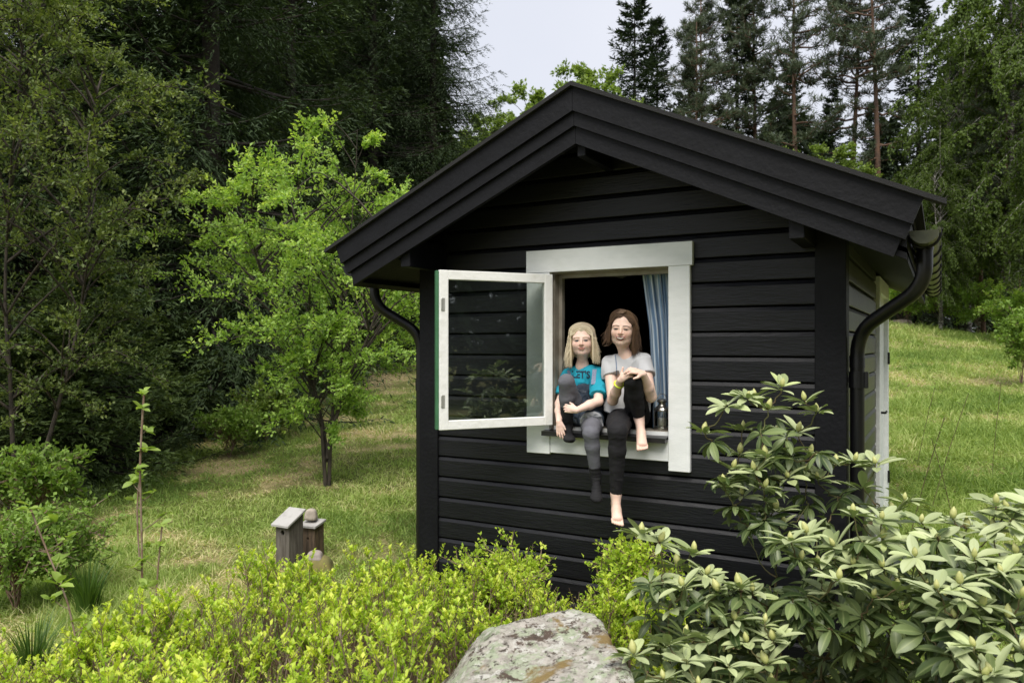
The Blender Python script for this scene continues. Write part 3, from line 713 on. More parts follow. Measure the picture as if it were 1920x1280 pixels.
# --- the big olive leafed tree at the left edge
def crownB(z): return np.interp(z, [0, .5, 1.2, 2.5, 4.5, 6.0], [.4, .8, 1.3, 1.45, 1.2, .3])
st = [[(0, 0, -.1), (-.05, 0, .8), (-.12, .1, 2.2), (-.05, .1, 3.8), (.1, 0, 5.4)],
      [(.05, 0, 0), (.3, 0, .9), (.5, .1, 1.9), (.6, .1, 3.2), (.65, .1, 4.2)],
      [(-.05, 0, 0), (-.5, .1, .9), (-.9, .1, 1.9), (-1.1, .1, 3.2), (-1.1, .1, 4.4)]]
tree('leafy_tree', 'tall loose tree with small olive green leaves at the left edge of the lawn', 'tree',
     broad_mesh(12, st, crownB, 50, 15, 7, .044, .024, rise=(.0, .7), trunkr=.026, clus=3), at(35, 7.2), M_bark, M_alder, rotz=1)
# --- dark spruces
near = spruce_mesh(21, 17, 3.4, .3, 46, 7, 32, 12, .11, .024, .75, 1.35)
T1 = tree('spruce_tree', 'huge dark spruce with drooping boughs directly behind the bright young tree', 'spruce', near, at(395, 12.6), M_barkdark, M_spr, group='dark spruces at the forest edge on the left')
near2 = spruce_mesh(22, 15, 3.0, .1, 44, 7, 30, 12, .11, .024, .65, 1.35)
T2 = tree('spruce_tree', 'broad dark spruce reaching the ground behind the olive leafed tree', 'spruce', near2, at(90, 11.6), M_barkdark, M_spr, group='dark spruces at the forest edge on the left')
G1 = 'dark spruces at the forest edge on the left'
dup(T2, 'dark spruce standing between the two nearest spruces, its low boughs over the lawn edge', at(245, 13.2), 2.0, 1.05, G1)
dup(T2, 'dark spruce filling the gap behind the trunk of the bright young tree', at(545, 18.5), 4.0, 1.1, G1)
dup(T1, 'tall dark spruce whose tip stands against the sky left of the cabin ridge', at(812, 23), 1.1, .93, G1)
dup(T1, 'dark spruce rising just above the left roof slope', at(700, 22), 5.1, 1.0, G1)
dup(T2, 'dark spruce at the extreme left edge of the photo', at(-150, 11), 3.0, .95, G1)
for k, (px, d, r, s, lb) in enumerate(((320, 19, .7, 1.1, 'dark spruce deep in the wood, behind the huge spruce with drooping boughs'), (150, 20, 3.3, 1.0, 'dark spruce deep in the wood behind the olive leafed tree'),
                                       (500, 22, 2.2, 1.15, 'dark spruce deep in the wood, just left of the bright young tree top'), (640, 25, .3, .9, 'dark spruce deep in the wood, above the right side of the bright young tree'), (-20, 18, 1.3, .8, 'thin dark spruce deep in the wood at the upper left corner'))):
    dup(T2 if k % 2 else T1, lb, at(px, d), r, s, G1)
M_sprmid = leafmat('spruce_needles_blue_green', (.022, .042, .02), (.085, .125, .05), .6, .15, spec=.25)
for o_ in bpy.data.objects:
    if o_.type == 'EMPTY' and any(w_ in o_.get('label', '') for w_ in ('whose tip stands', 'just above the left roof', 'filling the gap')):
        for ch in o_.children:
            if ch.name.startswith('crown'): ch.data = ch.data.copy(); ch.data.materials[0] = M_sprmid
# --- small spruce boughs low at the left
low = spruce_mesh(23, 2.6, 1.5, .1, 16, 7, 22, 8, .085, .03, .45, 1.0)
S1 = tree('small_spruce', 'small bushy spruce with pale green boughs under the olive leafed tree', 'spruce', low, at(170, 9.0, -.1), M_barkdark, leafmat('young_spruce_needles', (.05, .085, .03), (.19, .26, .09), .6, .2, spec=.25), group='small spruces along the lawn edge')
dup(S1, 'small bushy spruce at the lawn edge below the huge dark spruce', at(310, 11.4, -.1), 2.1, .8, 'small spruces along the lawn edge')
dup(S1, 'small bushy spruce by the left border, half hidden behind weeds', at(20, 8.2, -.2), 4.0, .85, 'small spruces along the lawn edge')
dup(S1, 'small spruce at the end of the lawn just left of the cabin corner', at(745, 21, -.1), 1.0, 1.1, 'small spruces along the lawn edge')
dup(S1, 'small spruce behind the stems of the bright young tree', at(560, 16.5, -.1), 5.0, .9, 'small spruces along the lawn edge')

# --- background right: mixed wood on the rise
G2, G3, G4 = 'conifers on the rise behind the cabin', 'pines on the rise behind the cabin', 'light green trees behind the cabin'
fs = spruce_mesh(31, 16, 2.7, 1.0, 38, 6, 11, 5, .24, .075, .3, 1.0)
F1 = tree('spruce_tree', 'narrow pointed spruce standing free against the sky right of the ridge', 'spruce', fs, at(1190, 36), M_barkdark, M_sprfar, group=G2, scale=1.0)
for px, d, r, s, lb in ((1232, 38, 1, .92, 'shorter spruce touching the right side of the free standing pointed spruce'), (1722, 34, 2, .98, 'dark dense spruce with its tip in the sky at the upper right'), (1382, 37, 4, 1.05, 'tall spruce in the middle of the conifer group above the right roof slope'),
                        (1640, 42, 3, .8, 'spruce half hidden behind the reddish pine trunks'), (1480, 44, 5, .95, 'distant spruce between the two pine groups'), (1290, 42, .5, .85, 'distant spruce left of the dense conifer group'), (1560, 46, 2.5, .9, 'distant spruce directly behind the thin pines'), (1800, 40, 1.7, 1.0, 'dark spruce behind the drooping birch'), (1900, 38, .2, 1.1, 'dark spruce at the right border of the photo'), (1015, 60, 3, .9, 'far small spruce behind the light green trees left of the ridge')):
    dup(F1, lb, at(px, d), r, s, G2)
fp = pine_mesh(32, 17, 7.0, 2.3, 60, 9, 9, .26, .035, .17)
fp2 = pine_mesh(33, 18, 4.5, 2.2, 80, 9, 9, .26, .035, .16, .25, 14)
P1 = tree('pine_tree', 'pine with a bare reddish trunk just left of the dark spruce at the upper right', 'pine', fp, at(1645, 33), M_barkpine, M_pine, group=G3)
P2 = tree('pine_tree', 'thick crowned pine in the conifer group above the right roof slope', 'pine', fp2, at(1425, 36), M_barkpine, M_pine, group=G3)
dup(P1, 'slim pine with sky on both sides of its reddish trunk, second from the conifer group', at(1592, 35), 2.2, 1.02, G3)
dup(P1, 'slim pine nearest the dense conifer group, its top cut by the photo edge', at(1500, 34), 4.4, .98, G3)
dup(P2, 'pine leaning into the left side of the dense conifer group', at(1330, 36), 1.4, .88, G3)
dup(P2, 'pine at the left flank of the conifer group with a ragged grey green crown', at(1295, 34), 3.4, .72, G3)
dup(P2, 'pine low in the wood at the right border behind the birch', at(1885, 25), 5.2, .55, G3)
dup(P2, 'pine with bare lower trunk rising from the meadow edge at the right border', at(1905, 29), 2.7, .7, G3)
dup(P2, 'small pine on the meadow edge under the drooping birch', at(1845, 27), .7, .5, G3)
dup(P1, 'pine standing in the dark wood at the upper left corner', at(60, 17), 1.0, .9, G3)
# light broadleaf trees
def cr(z): return np.interp(z, [0, 1.5, 3.5, 6, 8.2, 9.4], [.4, 1.6, 2.4, 2.5, 1.6, .4])
stf = [[(0, 0, -.2), (.1, 0, 2), (.3, .1, 5), (.1, 0, 8.8)], [(0, 0, .2), (.5, .2, 2), (1.2, .3, 4.5), (1.4, .2, 7)], [(0, 0, .2), (-.5, -.1, 2), (-1.3, -.2, 4.5), (-1.6, 0, 6.5)]]
bl = broad_mesh(41, stf, cr, 50, 16, 6, .15, .10, rise=(.1, .7), trunkr=.12, clus=3, jit=3)
B1 = tree('broadleaf_tree', 'rounded light green tree whose top shows just above the cabin ridge', 'tree', bl, at(1105, 33), M_bark, M_bright, group=G4, scale=1.14)
for px, d, r, s, lb in ((985, 30, 1, .96, 'light green tree left of the ridge, the lower of the two rounded crowns'), (915, 27, 2.5, .80, 'light green tree leaning into the tall dark spruce left of the ridge'), (1250, 36, 4, .86, 'low light green tree in the gap right of the free standing spruce'), (1150, 40, 5, 1.1, 'low light green tree just right of the ridge'),
                        (1480, 33, .5, .75, 'low yellowish tree between pine trunks above the right roof slope'), (1560, 31, 2, .75, 'low yellowish green tree at the foot of the slim pines'), (1690, 30, 3, .62, 'low green tree just above the right end of the roof'), (1340, 34, 1.8, .8, 'low green tree below the conifer group'), (880, 30, 3.8, .85, 'light green tree behind the tall dark spruce, close to the left roof slope')):
    dup(B1, lb, at(px, d), r, s, G4)
# birches with hanging foliage
def crb(z): return np.interp(z, [0, 2, 5, 9, 13, 15], [1.2, 2.0, 2.7, 2.7, 1.7, .4])
stb = [[(0, 0, -.2), (.1, 0, 3), (.2, .1, 8), (.1, 0, 14.6)], [(0, 0, .5), (.5, .2, 3), (.9, .3, 7), (1.0, .2, 11)]]
bb = broad_mesh(42, stb, crb, 80, 18, 7, .13, .08, rise=(.2, .8), droop=.5, trunkr=.14, clus=3, jit=3, hangdir=.85)
D1 = tree('birch_tree', 'large birch with hanging dark green foliage filling the upper right corner', 'birch', bb, at(1885, 25), M_barkbirch, M_birch, group='birches on the right', scale=.98)
dup(D1, 'slender birch behind the large birch, bordering the dark spruce tip', at(1815, 29), 2.2, .93, 'birches on the right')
dup(D1, 'low pale birch just beyond the right end of the roof', at(1765, 25), 4.0, (.42, .42, .46), 'birches on the right')
dup(D1, 'birch beyond the right border with branches reaching in', at(2020, 20), 1.0, .7, 'birches on the right')
# fill of the deep wood: one mass of trunks and boughs nobody could count
rg = np.random.default_rng(55); LVs, LFs, RN, TV, TF = [], [], [], [], []; o1 = o2 = 0
def massconifer(x, y, H, R):
    global o1, o2
    n = int(900 * 1.0); q = rg.random(n) ** .7; z = .4 + (H - .4) * q; r = R * (1 - q) ** .8 * rg.uniform(.3, 1.1, n); a = rg.uniform(0, 6.28, n)
    c = np.stack([x + r * np.cos(a), y + r * np.sin(a), hgt(x, y) + z - .25 * r], -1)
    d = np.stack([np.cos(a), np.sin(a), rg.uniform(-.9, .1, n)], -1) + rg.normal(0, .35, (n, 3))
    v, f = leaves(c, d, np.array([0, 0, 1.]) + rg.normal(0, .5, (n, 3)), rg.uniform(.5, 1.1, n), rg.uniform(.16, .34, n), .3, .4)
    LVs.append(v); LFs.append(f + o1); o1 += len(v); RN.append(np.repeat(rg.random(n) * .6 + .2 * rg.random(), 4))
    t_, f_ = tubes(np.array([[[x, y, hgt(x, y) - .3], [x, y, hgt(x, y) + H]]], float), np.array([[.14, .02]]), 5); TV.append(t_); TF.append(f_ + o2); o2 += len(t_)
for k in range(150):
    px = rg.uniform(-500, 900); d = rg.uniform(25, 50); x, y, _ = at(px, d); massconifer(x, y, rg.uniform(9, 13) * d / 26 * (.72 if px < 330 else 1) if px < 800 else rg.uniform(3, 5), 2.3)
for k in range(110):
    px = rg.uniform(880, 2500); d = rg.uniform(40, 62); x, y, _ = at(px, d)
    massconifer(x, y, rg.uniform(9, 13) + (4 if px > 1780 else 0) if px > 1270 else rg.uniform(4, 6.5), 2.2)
for k in range(40):                              # the wood on the far side of the garden, seen mirrored in the open window
    a = rg.uniform(-1.25, .25); r = rg.uniform(13, 24); massconifer(CAM[0] + r * math.cos(a), CAM[1] + r * math.sin(a), rg.uniform(6, 10), 2.3)
nleaf = o1; V = np.concatenate(LVs + TV); F3 = np.concatenate(LFs); F4 = np.concatenate(TF) + nleaf
o = mesh_np('distant_wood', V, [F3, F4], [M_sprfar, M_barkdark], None, True, {'rnd': np.concatenate(RN + [np.full(o2, .5)])}, midx=np.concatenate([np.zeros(len(F3)), np.ones(len(F4))]))
tagit(o, 'dim deep wood of massed conifers behind the single trees', 'wood', kind='stuff')
# ================================================================== LOW PLANTS
M_bil = leafmat('bilberry_leaves', (.18, .31, .03), (.74, .80, .14), .45, .42, spec=.35, c3=(.42, .58, .06))
M_stem = simple('red_brown_twigs', (.16, .09, .06), .8, col2=(.26, .20, .15), scale=30)
M_gstem = simple('green_brown_stems', (.10, .12, .03), .7, col2=(.12, .08, .04), scale=15)
def build_bilberry():
    rg = np.random.default_rng(61)
    far = lambda px: np.interp(px, [-200, 0, 200, 400, 450, 800, 1000, 1180, 1240, 1300], [3.0, 3.1, 3.3, 3.6, 4.15, 4.35, 4.3, 4.05, 3.8, 3.3])
    N = 1900; px = np.where(rg.random(N) < .12, rg.uniform(-260, 250, N), rg.uniform(-260, 1290, N)); d = 1.9 + (far(px) - 1.9) * rg.random(N) ** .8
    u = (px - 960) / FPX * d
    # leave the boulder free
    rock = ((u - .10) / .44) ** 2 + ((d - 2.72) / .58) ** 2 < 1
    k = ~rock & (fbm(np.stack([u * 1.8, d * 1.8, u * 0 + 5], -1), 2) > np.where(px < 260, .0, .30)); px, d, u = px[k], d[k], u[k]
    x = CAM[0] + d * FW[0] + u * RT[0]; y = CAM[1] + d * FW[1] + u * RT[1]
    k = ~in_cabin(x, y, .05); x, y, d, px, u = x[k], y[k], d[k], px[k], u[k]; N = len(x)
    hN = fbm(np.stack([x * 2.4, y * 2.4, x * 0 + 1.5], -1), 3)
    cl = sstep(.40, .60, fbm(np.stack([x * 4.6, y * 4.6, x * 0 + 8], -1), 2)); H = (.16 + .22 * hN + .20 * cl) * rg.uniform(.68, 1.15, N) * np.where((px > 800) & (px < 1100), .86, 1) + np.where(rg.random(N) < .03, .10, 0)
    bare = rg.random(N) < .12 + .5 * (1 - cl)
    H *= np.clip(1.12 - .35 * sstep(.75, 1.0, (d - 1.9) / (far(px) - 1.9)), .5, 1.1)
    H = np.where((d < 3.0) & (px > 1120), H * .8, H)
    z = hgt(x, y) - .02
    az = rg.uniform(0, 6.28, N); ln = rg.uniform(0, .22, N)
    s = np.linspace(0, 1, 6)
    P_ = np.stack([x[:, None] + (np.cos(az) * ln * H)[:, None] * s ** 1.5, y[:, None] + (np.sin(az) * ln * H)[:, None] * s ** 1.5, z[:, None] + H[:, None] * s], -1)
    P_[:, 1:-1, :2] += rg.normal(0, .008, (N, 4, 2))
    v1, f1 = tubes(P_, .0038 * (1.15 - .7 * s)[None] * np.ones((N, 1)), 3)
    # twigs in the upper part
    nt_ = 8; ss = rg.uniform(.0, 1.0, (N, nt_)) ** .6 * .42 + .58; ss[:, 0] = 1
    q = ss * 5; qi = np.clip(q.astype(int), 0, 4); qf = (q - qi)[..., None]; ar = np.arange(N)[:, None]
    B = P_[ar, qi] * (1 - qf) + P_[ar, qi + 1] * qf
    a2 = rg.uniform(0, 6.28, (N, nt_)); D = nrm(np.stack([np.cos(a2) * .75, np.sin(a2) * .75, rg.uniform(.5, 1.5, (N, nt_))], -1)); L2 = rg.uniform(.03, .10, (N, nt_))
    s2 = np.linspace(0, 1, 3); T = B[:, :, None] + D[:, :, None] * (L2[..., None] * s2)[..., None]; T[..., 2] += (L2[..., None] * s2 ** 2) * .3
    T = T.reshape(-1, 3, 3); v2, f2 = tubes(T, np.broadcast_to(.0016 * (1.2 - .6 * s2)[None], (len(T), 3)), 3)
    nl = 11; m = len(T); uu = (.5 + .5 * (np.arange(nl)[None] + rg.random((m, nl))) / nl); ui = np.clip((uu * 2).astype(int), 0, 1); uf = (uu * 2 - ui)[..., None]; ar = np.arange(m)[:, None]
    nd = T[ar, ui] * (1 - uf) + T[ar, ui + 1] * uf
    a3 = rg.uniform(0, 6.28, (m, nl)); tilt = rg.uniform(.4, 2.0, (m, nl))
    LD = np.stack([np.cos(a3), np.sin(a3), tilt], -1)
    n = m * nl; hh = np.repeat(np.repeat((ss.reshape(-1)), nl), 1)
    size = rg.uniform(.012, .025, n) * (.8 + .35 * hh) * np.where(np.repeat(np.repeat(bare, nt_), nl), np.where(rg.random(n) < .25, .7, .05), 1)
    lv, lf = leaves(nd.reshape(-1, 3), LD.reshape(-1, 3), np.stack([-np.cos(a3), -np.sin(a3), a3 * 0 + .8], -1).reshape(-1, 3), size, size * .62, .2, .5)
    tw = np.repeat(rg.random(m) * .5, nl); pl = np.repeat(np.repeat(rg.random(N), nt_), nl) * .3
    rnd = np.repeat(np.clip(tw + pl + .3 * rg.random(n) + (hh - .75) * .6, 0, 1), 4)
    V = np.concatenate([lv, v1, v2]); F = np.concatenate([f1, f2 + len(v1)]) + len(lv)
    o = mesh_np('bilberry_shrubs', V, [lf, F], [M_bil, M_stem], None, True, {'rnd': np.concatenate([rnd, np.full(len(v1) + len(v2), .5)])}, midx=np.concatenate([np.zeros(len(lf)), np.ones(len(F))]))
    tagit(o, 'knee high mass of yellow green bilberry shrubs on red brown twigs in the foreground', 'shrubs', kind='stuff')
    # leaf litter and moss beneath
    n = 26000; px = rg.uniform(-200, 2150, n); d = rg.uniform(1.3, 4.1, n); u = (px - 960) / FPX * d; x = CAM[0] + d * FW[0] + u * RT[0]; y = CAM[1] + d * FW[1] + u * RT[1]
    k = ~in_cabin(x, y, .03) & (d < np.where(px < 1300, far(px), 4.2)); x, y = x[k], y[k]; n = len(x)
    lv, lf = leaves(np.stack([x, y, hgt(x, y) + rg.uniform(0, .03, n)], -1), rg.normal(0, 1, (n, 3)) * np.array([1, 1, .25]), np.array([0, 0, 1.]) + rg.normal(0, .3, (n, 3)), rg.uniform(.015, .04, n), rg.uniform(.008, .02, n), .2)
    o = mesh_np('leaf_litter', lv, [lf], leafmat('brown_litter', (.05, .035, .02), (.22, .15, .08), .9, 0), None, True, {'rnd': np.repeat(rg.random(n), 4)})
    tagit(o, 'brown dead leaves lying on the soil under the foreground shrubs', 'leaf litter', kind='stuff')
build_bilberry()

# ------------------------------------------------------------------ rhododendrons
M_rho = None
def make_rho_mat():
    m, n, b = newmat('rhododendron_leaves')
    at = n.nodes.new('ShaderNodeAttribute'); at.attribute_name = 'rnd'; am = n.nodes.new('ShaderNodeAttribute'); am.attribute_name = 'mid'
    cr = n.nodes.new('ShaderNodeValToRGB'); e = cr.color_ramp.elements
    e[0].position = 0; e[0].color = rgb((.035, .062, .018)); e[1].position = 1; e[1].color = rgb((.54, .63, .27))
    q = e.new(.35); q.color = rgb((.20, .26, .10)); q = e.new(.7); q.color = rgb((.48, .54, .30))
    n.links.new(at.outputs['Fac'], cr.inputs[0])
    x = n.nodes.new('ShaderNodeMix'); x.data_type = 'RGBA'; x.inputs['B'].default_value = rgb((.34, .40, .17))
    pw = n.nodes.new('ShaderNodeMath'); pw.operation = 'POWER'; pw.inputs[1].default_value = 9; n.links.new(am.outputs['Fac'], pw.inputs[0])
    mu = n.nodes.new('ShaderNodeMath'); mu.operation = 'MULTIPLY'; mu.inputs[1].default_value = .6; n.links.new(pw.outputs[0], mu.inputs[0])
    n.links.new(cr.outputs[0], x.inputs['A']); n.links.new(mu.outputs[0], x.inputs['Factor'])
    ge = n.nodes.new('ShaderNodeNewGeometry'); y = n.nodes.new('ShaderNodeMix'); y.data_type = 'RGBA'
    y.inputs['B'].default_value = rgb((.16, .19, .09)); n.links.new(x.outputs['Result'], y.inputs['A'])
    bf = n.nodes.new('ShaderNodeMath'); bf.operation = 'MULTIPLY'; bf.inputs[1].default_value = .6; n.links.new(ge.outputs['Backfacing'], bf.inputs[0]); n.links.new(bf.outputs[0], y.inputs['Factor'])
    n.links.new(y.outputs['Result'], b.inputs['Base Color']); b.inputs['Roughness'].default_value = .42; b.inputs['Specular IOR Level'].default_value = .5
    tr = n.nodes.new('ShaderNodeBsdfTranslucent'); tr.inputs[0].default_value = (.22, .34, .06, 1); ms = n.nodes.new('ShaderNodeMixShader'); ms.inputs[0].default_value = .16
    n.links.new(b.outputs[0], ms.inputs[1]); n.links.new(tr.outputs[0], ms.inputs[2]); n.links.new(ms.outputs[0], n.nodes['Material Output'].inputs['Surface'])
    return m
M_rho = make_rho_mat()
M_bud = simple('pale_flower_bud', (.50, .50, .20), .5, col2=(.36, .38, .13), scale=60)
def cx4(l, d):          # positions measured on an enlargement of the lower right quarter
    return [PD(1120 + a / 2.2075, 700 + b / 2.2075, d + (e[0] if e else 0)) for a, b, *e in l]
def rhododendron(label, base, tips, seed, extra, leafL, group):
    rg = np.random.default_rng(seed); base = np.array(base)
    t = thing('rhododendron_bush', label, 'shrub', base, group)
    tips = np.array(tips); n0 = len(tips)
    W = [(p, True) for p in tips]
    for p in tips:                      # older whorls below each shoot tip
        for k in range(0 if rg.random() < .25 else 1):
            q = p + np.array([rg.normal(0, .05), rg.normal(0, .05), -rg.uniform(.07, .16) * (1 + k)]); W.append((q + (base - q) * .06, False))
    for p in extra(rg): W.append((np.array(p), False))
    pts = np.array([w_[0] for w_ in W]); N = len(pts)
    # branching skeleton
    order = np.argsort(np.linalg.norm(pts - base, axis=1)); nodes = [base + np.array([0, 0, .02])]; segs = []
    nodes += [base + (pts.mean(0) - base) * f + rg.normal(0, .05, 3) for f in (.3, .55)]
    segs += [(nodes[0], nodes[1]), (nodes[1], nodes[2])]
    for i in order:
        p = pts[i]; A = np.array(nodes); dist = np.linalg.norm(A - p, axis=1) + .8 * np.clip(A[:, 2] - p[2] + .06, 0, 9) + .12 * np.linalg.norm(A - base, axis=1)
        j = int(np.argmin(dist)); segs.append((A[j], p)); nodes.append(p)
        if np.linalg.norm(A[j] - p) > .2: nodes.append((A[j] + p) / 2)
    s = np.linspace(0, 1, 7)[None, :, None]; A = np.array([a for a, b in segs])[:, None]; B = np.array([b for a, b in segs])[:, None]
    Ls = np.linalg.norm(B - A, axis=-1, keepdims=True); Q = A + (B - A) * s; Q[..., 2] += (-.18 * Ls * np.sin(np.pi * s))[..., 0]; Q[:, 1:-1] += rg.normal(0, .004, Q[:, 1:-1].shape)
    rad = np.clip(.0032 + .010 * np.clip((.5 - np.linalg.norm(A - base, axis=-1)) / .5, 0, 1), .003, .014) * (1.1 - .35 * s[..., 0])
    v, f = tubes(Q, rad * np.ones((len(segs), 7)), 5); mesh_np('stems', v, [f], M_gstem, t)
    # leaves
    CC, DD, UU, LL, WW, CU, RR = [], [], [], [], [], [], []
    buds = []
    for (p, tip), seg in zip([W[i] for i in range(N)], range(N)):
        ax = nrm(np.array([rg.normal(0, .22), rg.normal(0, .22), 1.0])) if tip else nrm(np.array([rg.normal(0, .45), rg.normal(0, .45), 1.0]))
        e1 = nrm(np.cross(ax, [0, 1, .1])); e2 = np.cross(ax, e1); nlv = rg.integers(8, 13) if tip else rg.integers(7, 12); a0 = rg.uniform(0, 6.28)
        for k in range(nlv):
            a = a0 + 6.283 * k / nlv * (1 if nlv < 9 else 1.62) + rg.normal(0, .15); el = rg.uniform(.05, .55) if tip else rg.uniform(-.55, .25)
            r_ = e1 * math.cos(a) + e2 * math.sin(a); D = r_ * math.cos(el) + ax * math.sin(el)
            CC.append(p - ax * rg.uniform(0, .018) + D * .006); DD.append(D); UU.append(ax - r_ * .2 + rg.normal(0, .12, 3)); l_ = leafL * rg.uniform(.62, 1.12); LL.append(l_); WW.append(l_ * rg.uniform(.28, .38))
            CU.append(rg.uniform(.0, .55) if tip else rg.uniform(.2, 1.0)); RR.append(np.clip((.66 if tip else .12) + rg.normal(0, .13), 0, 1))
        if tip and rg.random() < .88: buds.append((p, ax, rg.uniform(.85, 1.35)))
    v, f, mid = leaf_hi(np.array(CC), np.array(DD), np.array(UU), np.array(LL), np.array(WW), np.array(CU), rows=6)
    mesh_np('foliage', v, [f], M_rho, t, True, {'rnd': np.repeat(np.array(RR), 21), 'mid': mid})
    for p, ax, sc_ in buds[:95]:
        mb = MB(); prof = [(.001, .0), (.006, .003), (.0095, .010), (.0105, .016), (.0085, .024), (.0045, .031), (.0008, .036)]
        e1 = nrm(np.cross(ax, [0, 1, .1])); e2 = np.cross(ax, e1)
        V = []; ns = 8
        for r, z in prof:
            for i in range(ns):
                a = 6.283 * i / ns; rr_ = r * (1 + .10 * math.cos(4 * a + z * 160)); V.append(p + (e1 * math.cos(a) * rr_ + e2 * math.sin(a) * rr_ + ax * z) * sc_)
        F = [(k * ns + i, k * ns + (i + 1) % ns, (k + 1) * ns + (i + 1) % ns, (k + 1) * ns + i) for k in range(len(prof) - 1) for i in range(ns)]
        mb.add(V, F); mb.build('flower_bud', M_bud, t, smooth=True)
    return t
GR = 'rhododendron bushes in the foreground'
tipsU = cx4([(762, 55), (620, 100), (652, 96, .08), (535, 128), (705, 145), (858, 110), (910, 155), (440, 240), (752, 238, .1), (697, 338, -.08), (790, 322), (650, 398, -.1), (525, 455, -.05), (605, 225, .12), (830, 240, .12), (590, 330, .1), (880, 330, .1), (690, 470, -.1), (790, 430), (600, 500, .0), (740, 560, -.05), (560, 390), (860, 400, .1), (690, 560), (770, 620)], 3.2)
def exU(rg):
    out = []
    for _ in range(10): out.append(PD(1120 + rg.uniform(560, 860) / 2.2075, 700 + rg.uniform(200, 640) / 2.2075, 3.25 + rg.uniform(-.1, .25)))
    return out
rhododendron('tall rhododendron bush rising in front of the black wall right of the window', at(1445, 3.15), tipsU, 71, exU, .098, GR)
tipsR = cx4([(988, 372, .5), (1065, 360, .5), (1152, 374, .45), (910, 432, .5), (1100, 470, .4), (1058, 580, .1), (1175, 602, .1), (1340, 615, .1), (868, 660), (800, 694, -.05), (980, 712), (1112, 705), (1270, 525, .3), (1230, 570, .3), (1470, 600, .2), (1530, 640, .2), (1620, 680, .1),
             (1410, 690), (1315, 755, -.1), (1000, 850, -.15), (1180, 800, -.1), (920, 790), (1240, 890, -.15), (1060, 790, -.05), (1180, 680, .1), (840, 770, .0), (940, 900, .0), (1140, 920, -.1)], 2.75)
def exR(rg):
    out = []
    for _ in range(95):
        px = 1120 + rg.uniform(780, 1560) / 2.2075; py = 700 + rg.uniform(640, 1300) / 2.2075; out.append(PD(px, py, 2.85 + rg.uniform(-.15, .5)))
    return out
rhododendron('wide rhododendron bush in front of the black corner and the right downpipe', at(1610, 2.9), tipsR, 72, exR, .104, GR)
tipsE = cx4([(1405, 890, -.05), (1672, 825), (1738, 745, .1), (1650, 540, .2), (1700, 560, .2), (1720, 600, .15), (1630, 1235, -.25), (1560, 760, .1), (1500, 870), (1755, 920, -.1), (1590, 960, -.05), (1700, 1010, -.1), (1480, 1010, -.05), (1800, 700, .1), (1850, 800, 0), (1820, 560, .15), (1560, 1130, -.2), (1760, 1140, -.2), (1640, 640, .2), (1600, 1250, -.25), (1850, 1050, -.1)], 2.45)
def exE(rg):
    out = []
    for _ in range(60): out.append(PD(1120 + rg.uniform(1350, 1950) / 2.2075, 700 + rg.uniform(780, 1350) / 2.2075, 2.55 + rg.uniform(-.15, .4)))
    return out
rhododendron('rhododendron bush in the bottom right corner with large pale leaves', at(1840, 2.5), tipsE, 73, exE, .112, GR)
tipsL = cx4([(180, 662), (258, 694), (353, 880, -.05), (502, 900, -.05), (400, 735, .1), (590, 880, -.05), (285, 1118, -.2), (150, 1158, -.2), (362, 1078, -.15), (447, 1110, -.15), (372, 1185, -.25), (540, 1200, -.25), (275, 1262, -.3), (693, 1028, -.1), (725, 1100, -.15), (570, 1020, -.1), (215, 860, .05), (640, 900, .05), (460, 1010, -.1), (620, 1110, -.15), (700, 1200, -.2), (420, 1290, -.3), (560, 1290, -.3), (330, 790, .1), (450, 830, .05), (300, 960, 0), (720, 1290, -.25)], 2.75)
def exL(rg):
    out = []
    for _ in range(60): out.append(PD(1120 + rg.uniform(200, 760) / 2.2075, 700 + rg.uniform(850, 1330) / 2.2075, 2.8 + rg.uniform(-.15, .35)))
    return out
rhododendron('low rhododendron bush between the lichened boulder and the wide bush', at(1325, 2.75), tipsL, 74, exL, .097, GR)

# ------------------------------------------------------------------ saplings and weeds
def sapling(name, label, cat, stems, nodes, leafl, seed, mat, group=None, n=6, lw=.5, stemr=.005, smat=None, up=.5):
    """stems: polylines; nodes: list of (stem, fraction, side length, azimuth)"""
    rg = np.random.default_rng(seed); b = stems[0][0]; t = thing(name, label, cat, b, group); mb = MB(); CC, DD, RR = [], [], []
    for si, st in enumerate(stems):
        st = np.array(st, float); mb.tube(smooth_path(st, 3, .1), stemr * (.8 if si else 1), 5)
        Lc = np.concatenate([[0], np.cumsum(np.linalg.norm(np.diff(st, axis=0), axis=1))]); T_ = Lc[-1]
        for fq, sl, az in nodes[si]:
            q = fq * T_; p = np.array([np.interp(q, Lc, st[:, k]) for k in range(3)])
            e = p + np.array([math.cos(az) * sl, math.sin(az) * sl, sl * .6])
            if sl > .01: mb.tube([p, (p + e) / 2 + np.array([0, 0, -.004]), e], stemr * .4, 4)
            for k in range(n):
                a = rg.uniform(0, 6.28); CC.append(e + rg.normal(0, leafl * .12, 3)); DD.append([math.cos(a), math.sin(a), rg.uniform(-.1, up * 2)]); RR.append(rg.uniform(.3, 1))
    mb.build('stem', smat or M_stem, t, smooth=True)
    nn_ = len(CC); l_ = leafl * rg.uniform(.55, 1.2, nn_)
    v, f, mid = leaf_hi(np.array(CC), np.array(DD, float), np.array([0, 0, 1.]) + rg.normal(0, .4, (nn_, 3)), l_, l_ * lw, rg.uniform(0, .7, nn_), rows=4)
    mesh_np('foliage', v, [f], mat, t, True, {'rnd': np.repeat(RR, 15)})
    return t
M_sap = leafmat('sapling_leaves', (.16, .27, .04), (.38, .50, .12), .5, .4, spec=.4)
R_ = random.Random(8)
def nd(k, lo=.35, ln=.06): return [(lo + (1 - lo) * i / max(k - 1, 1), R_.uniform(.2, 1) * ln if i < k - 1 else .0, R_.uniform(0, 6.28)) for i in range(k)]
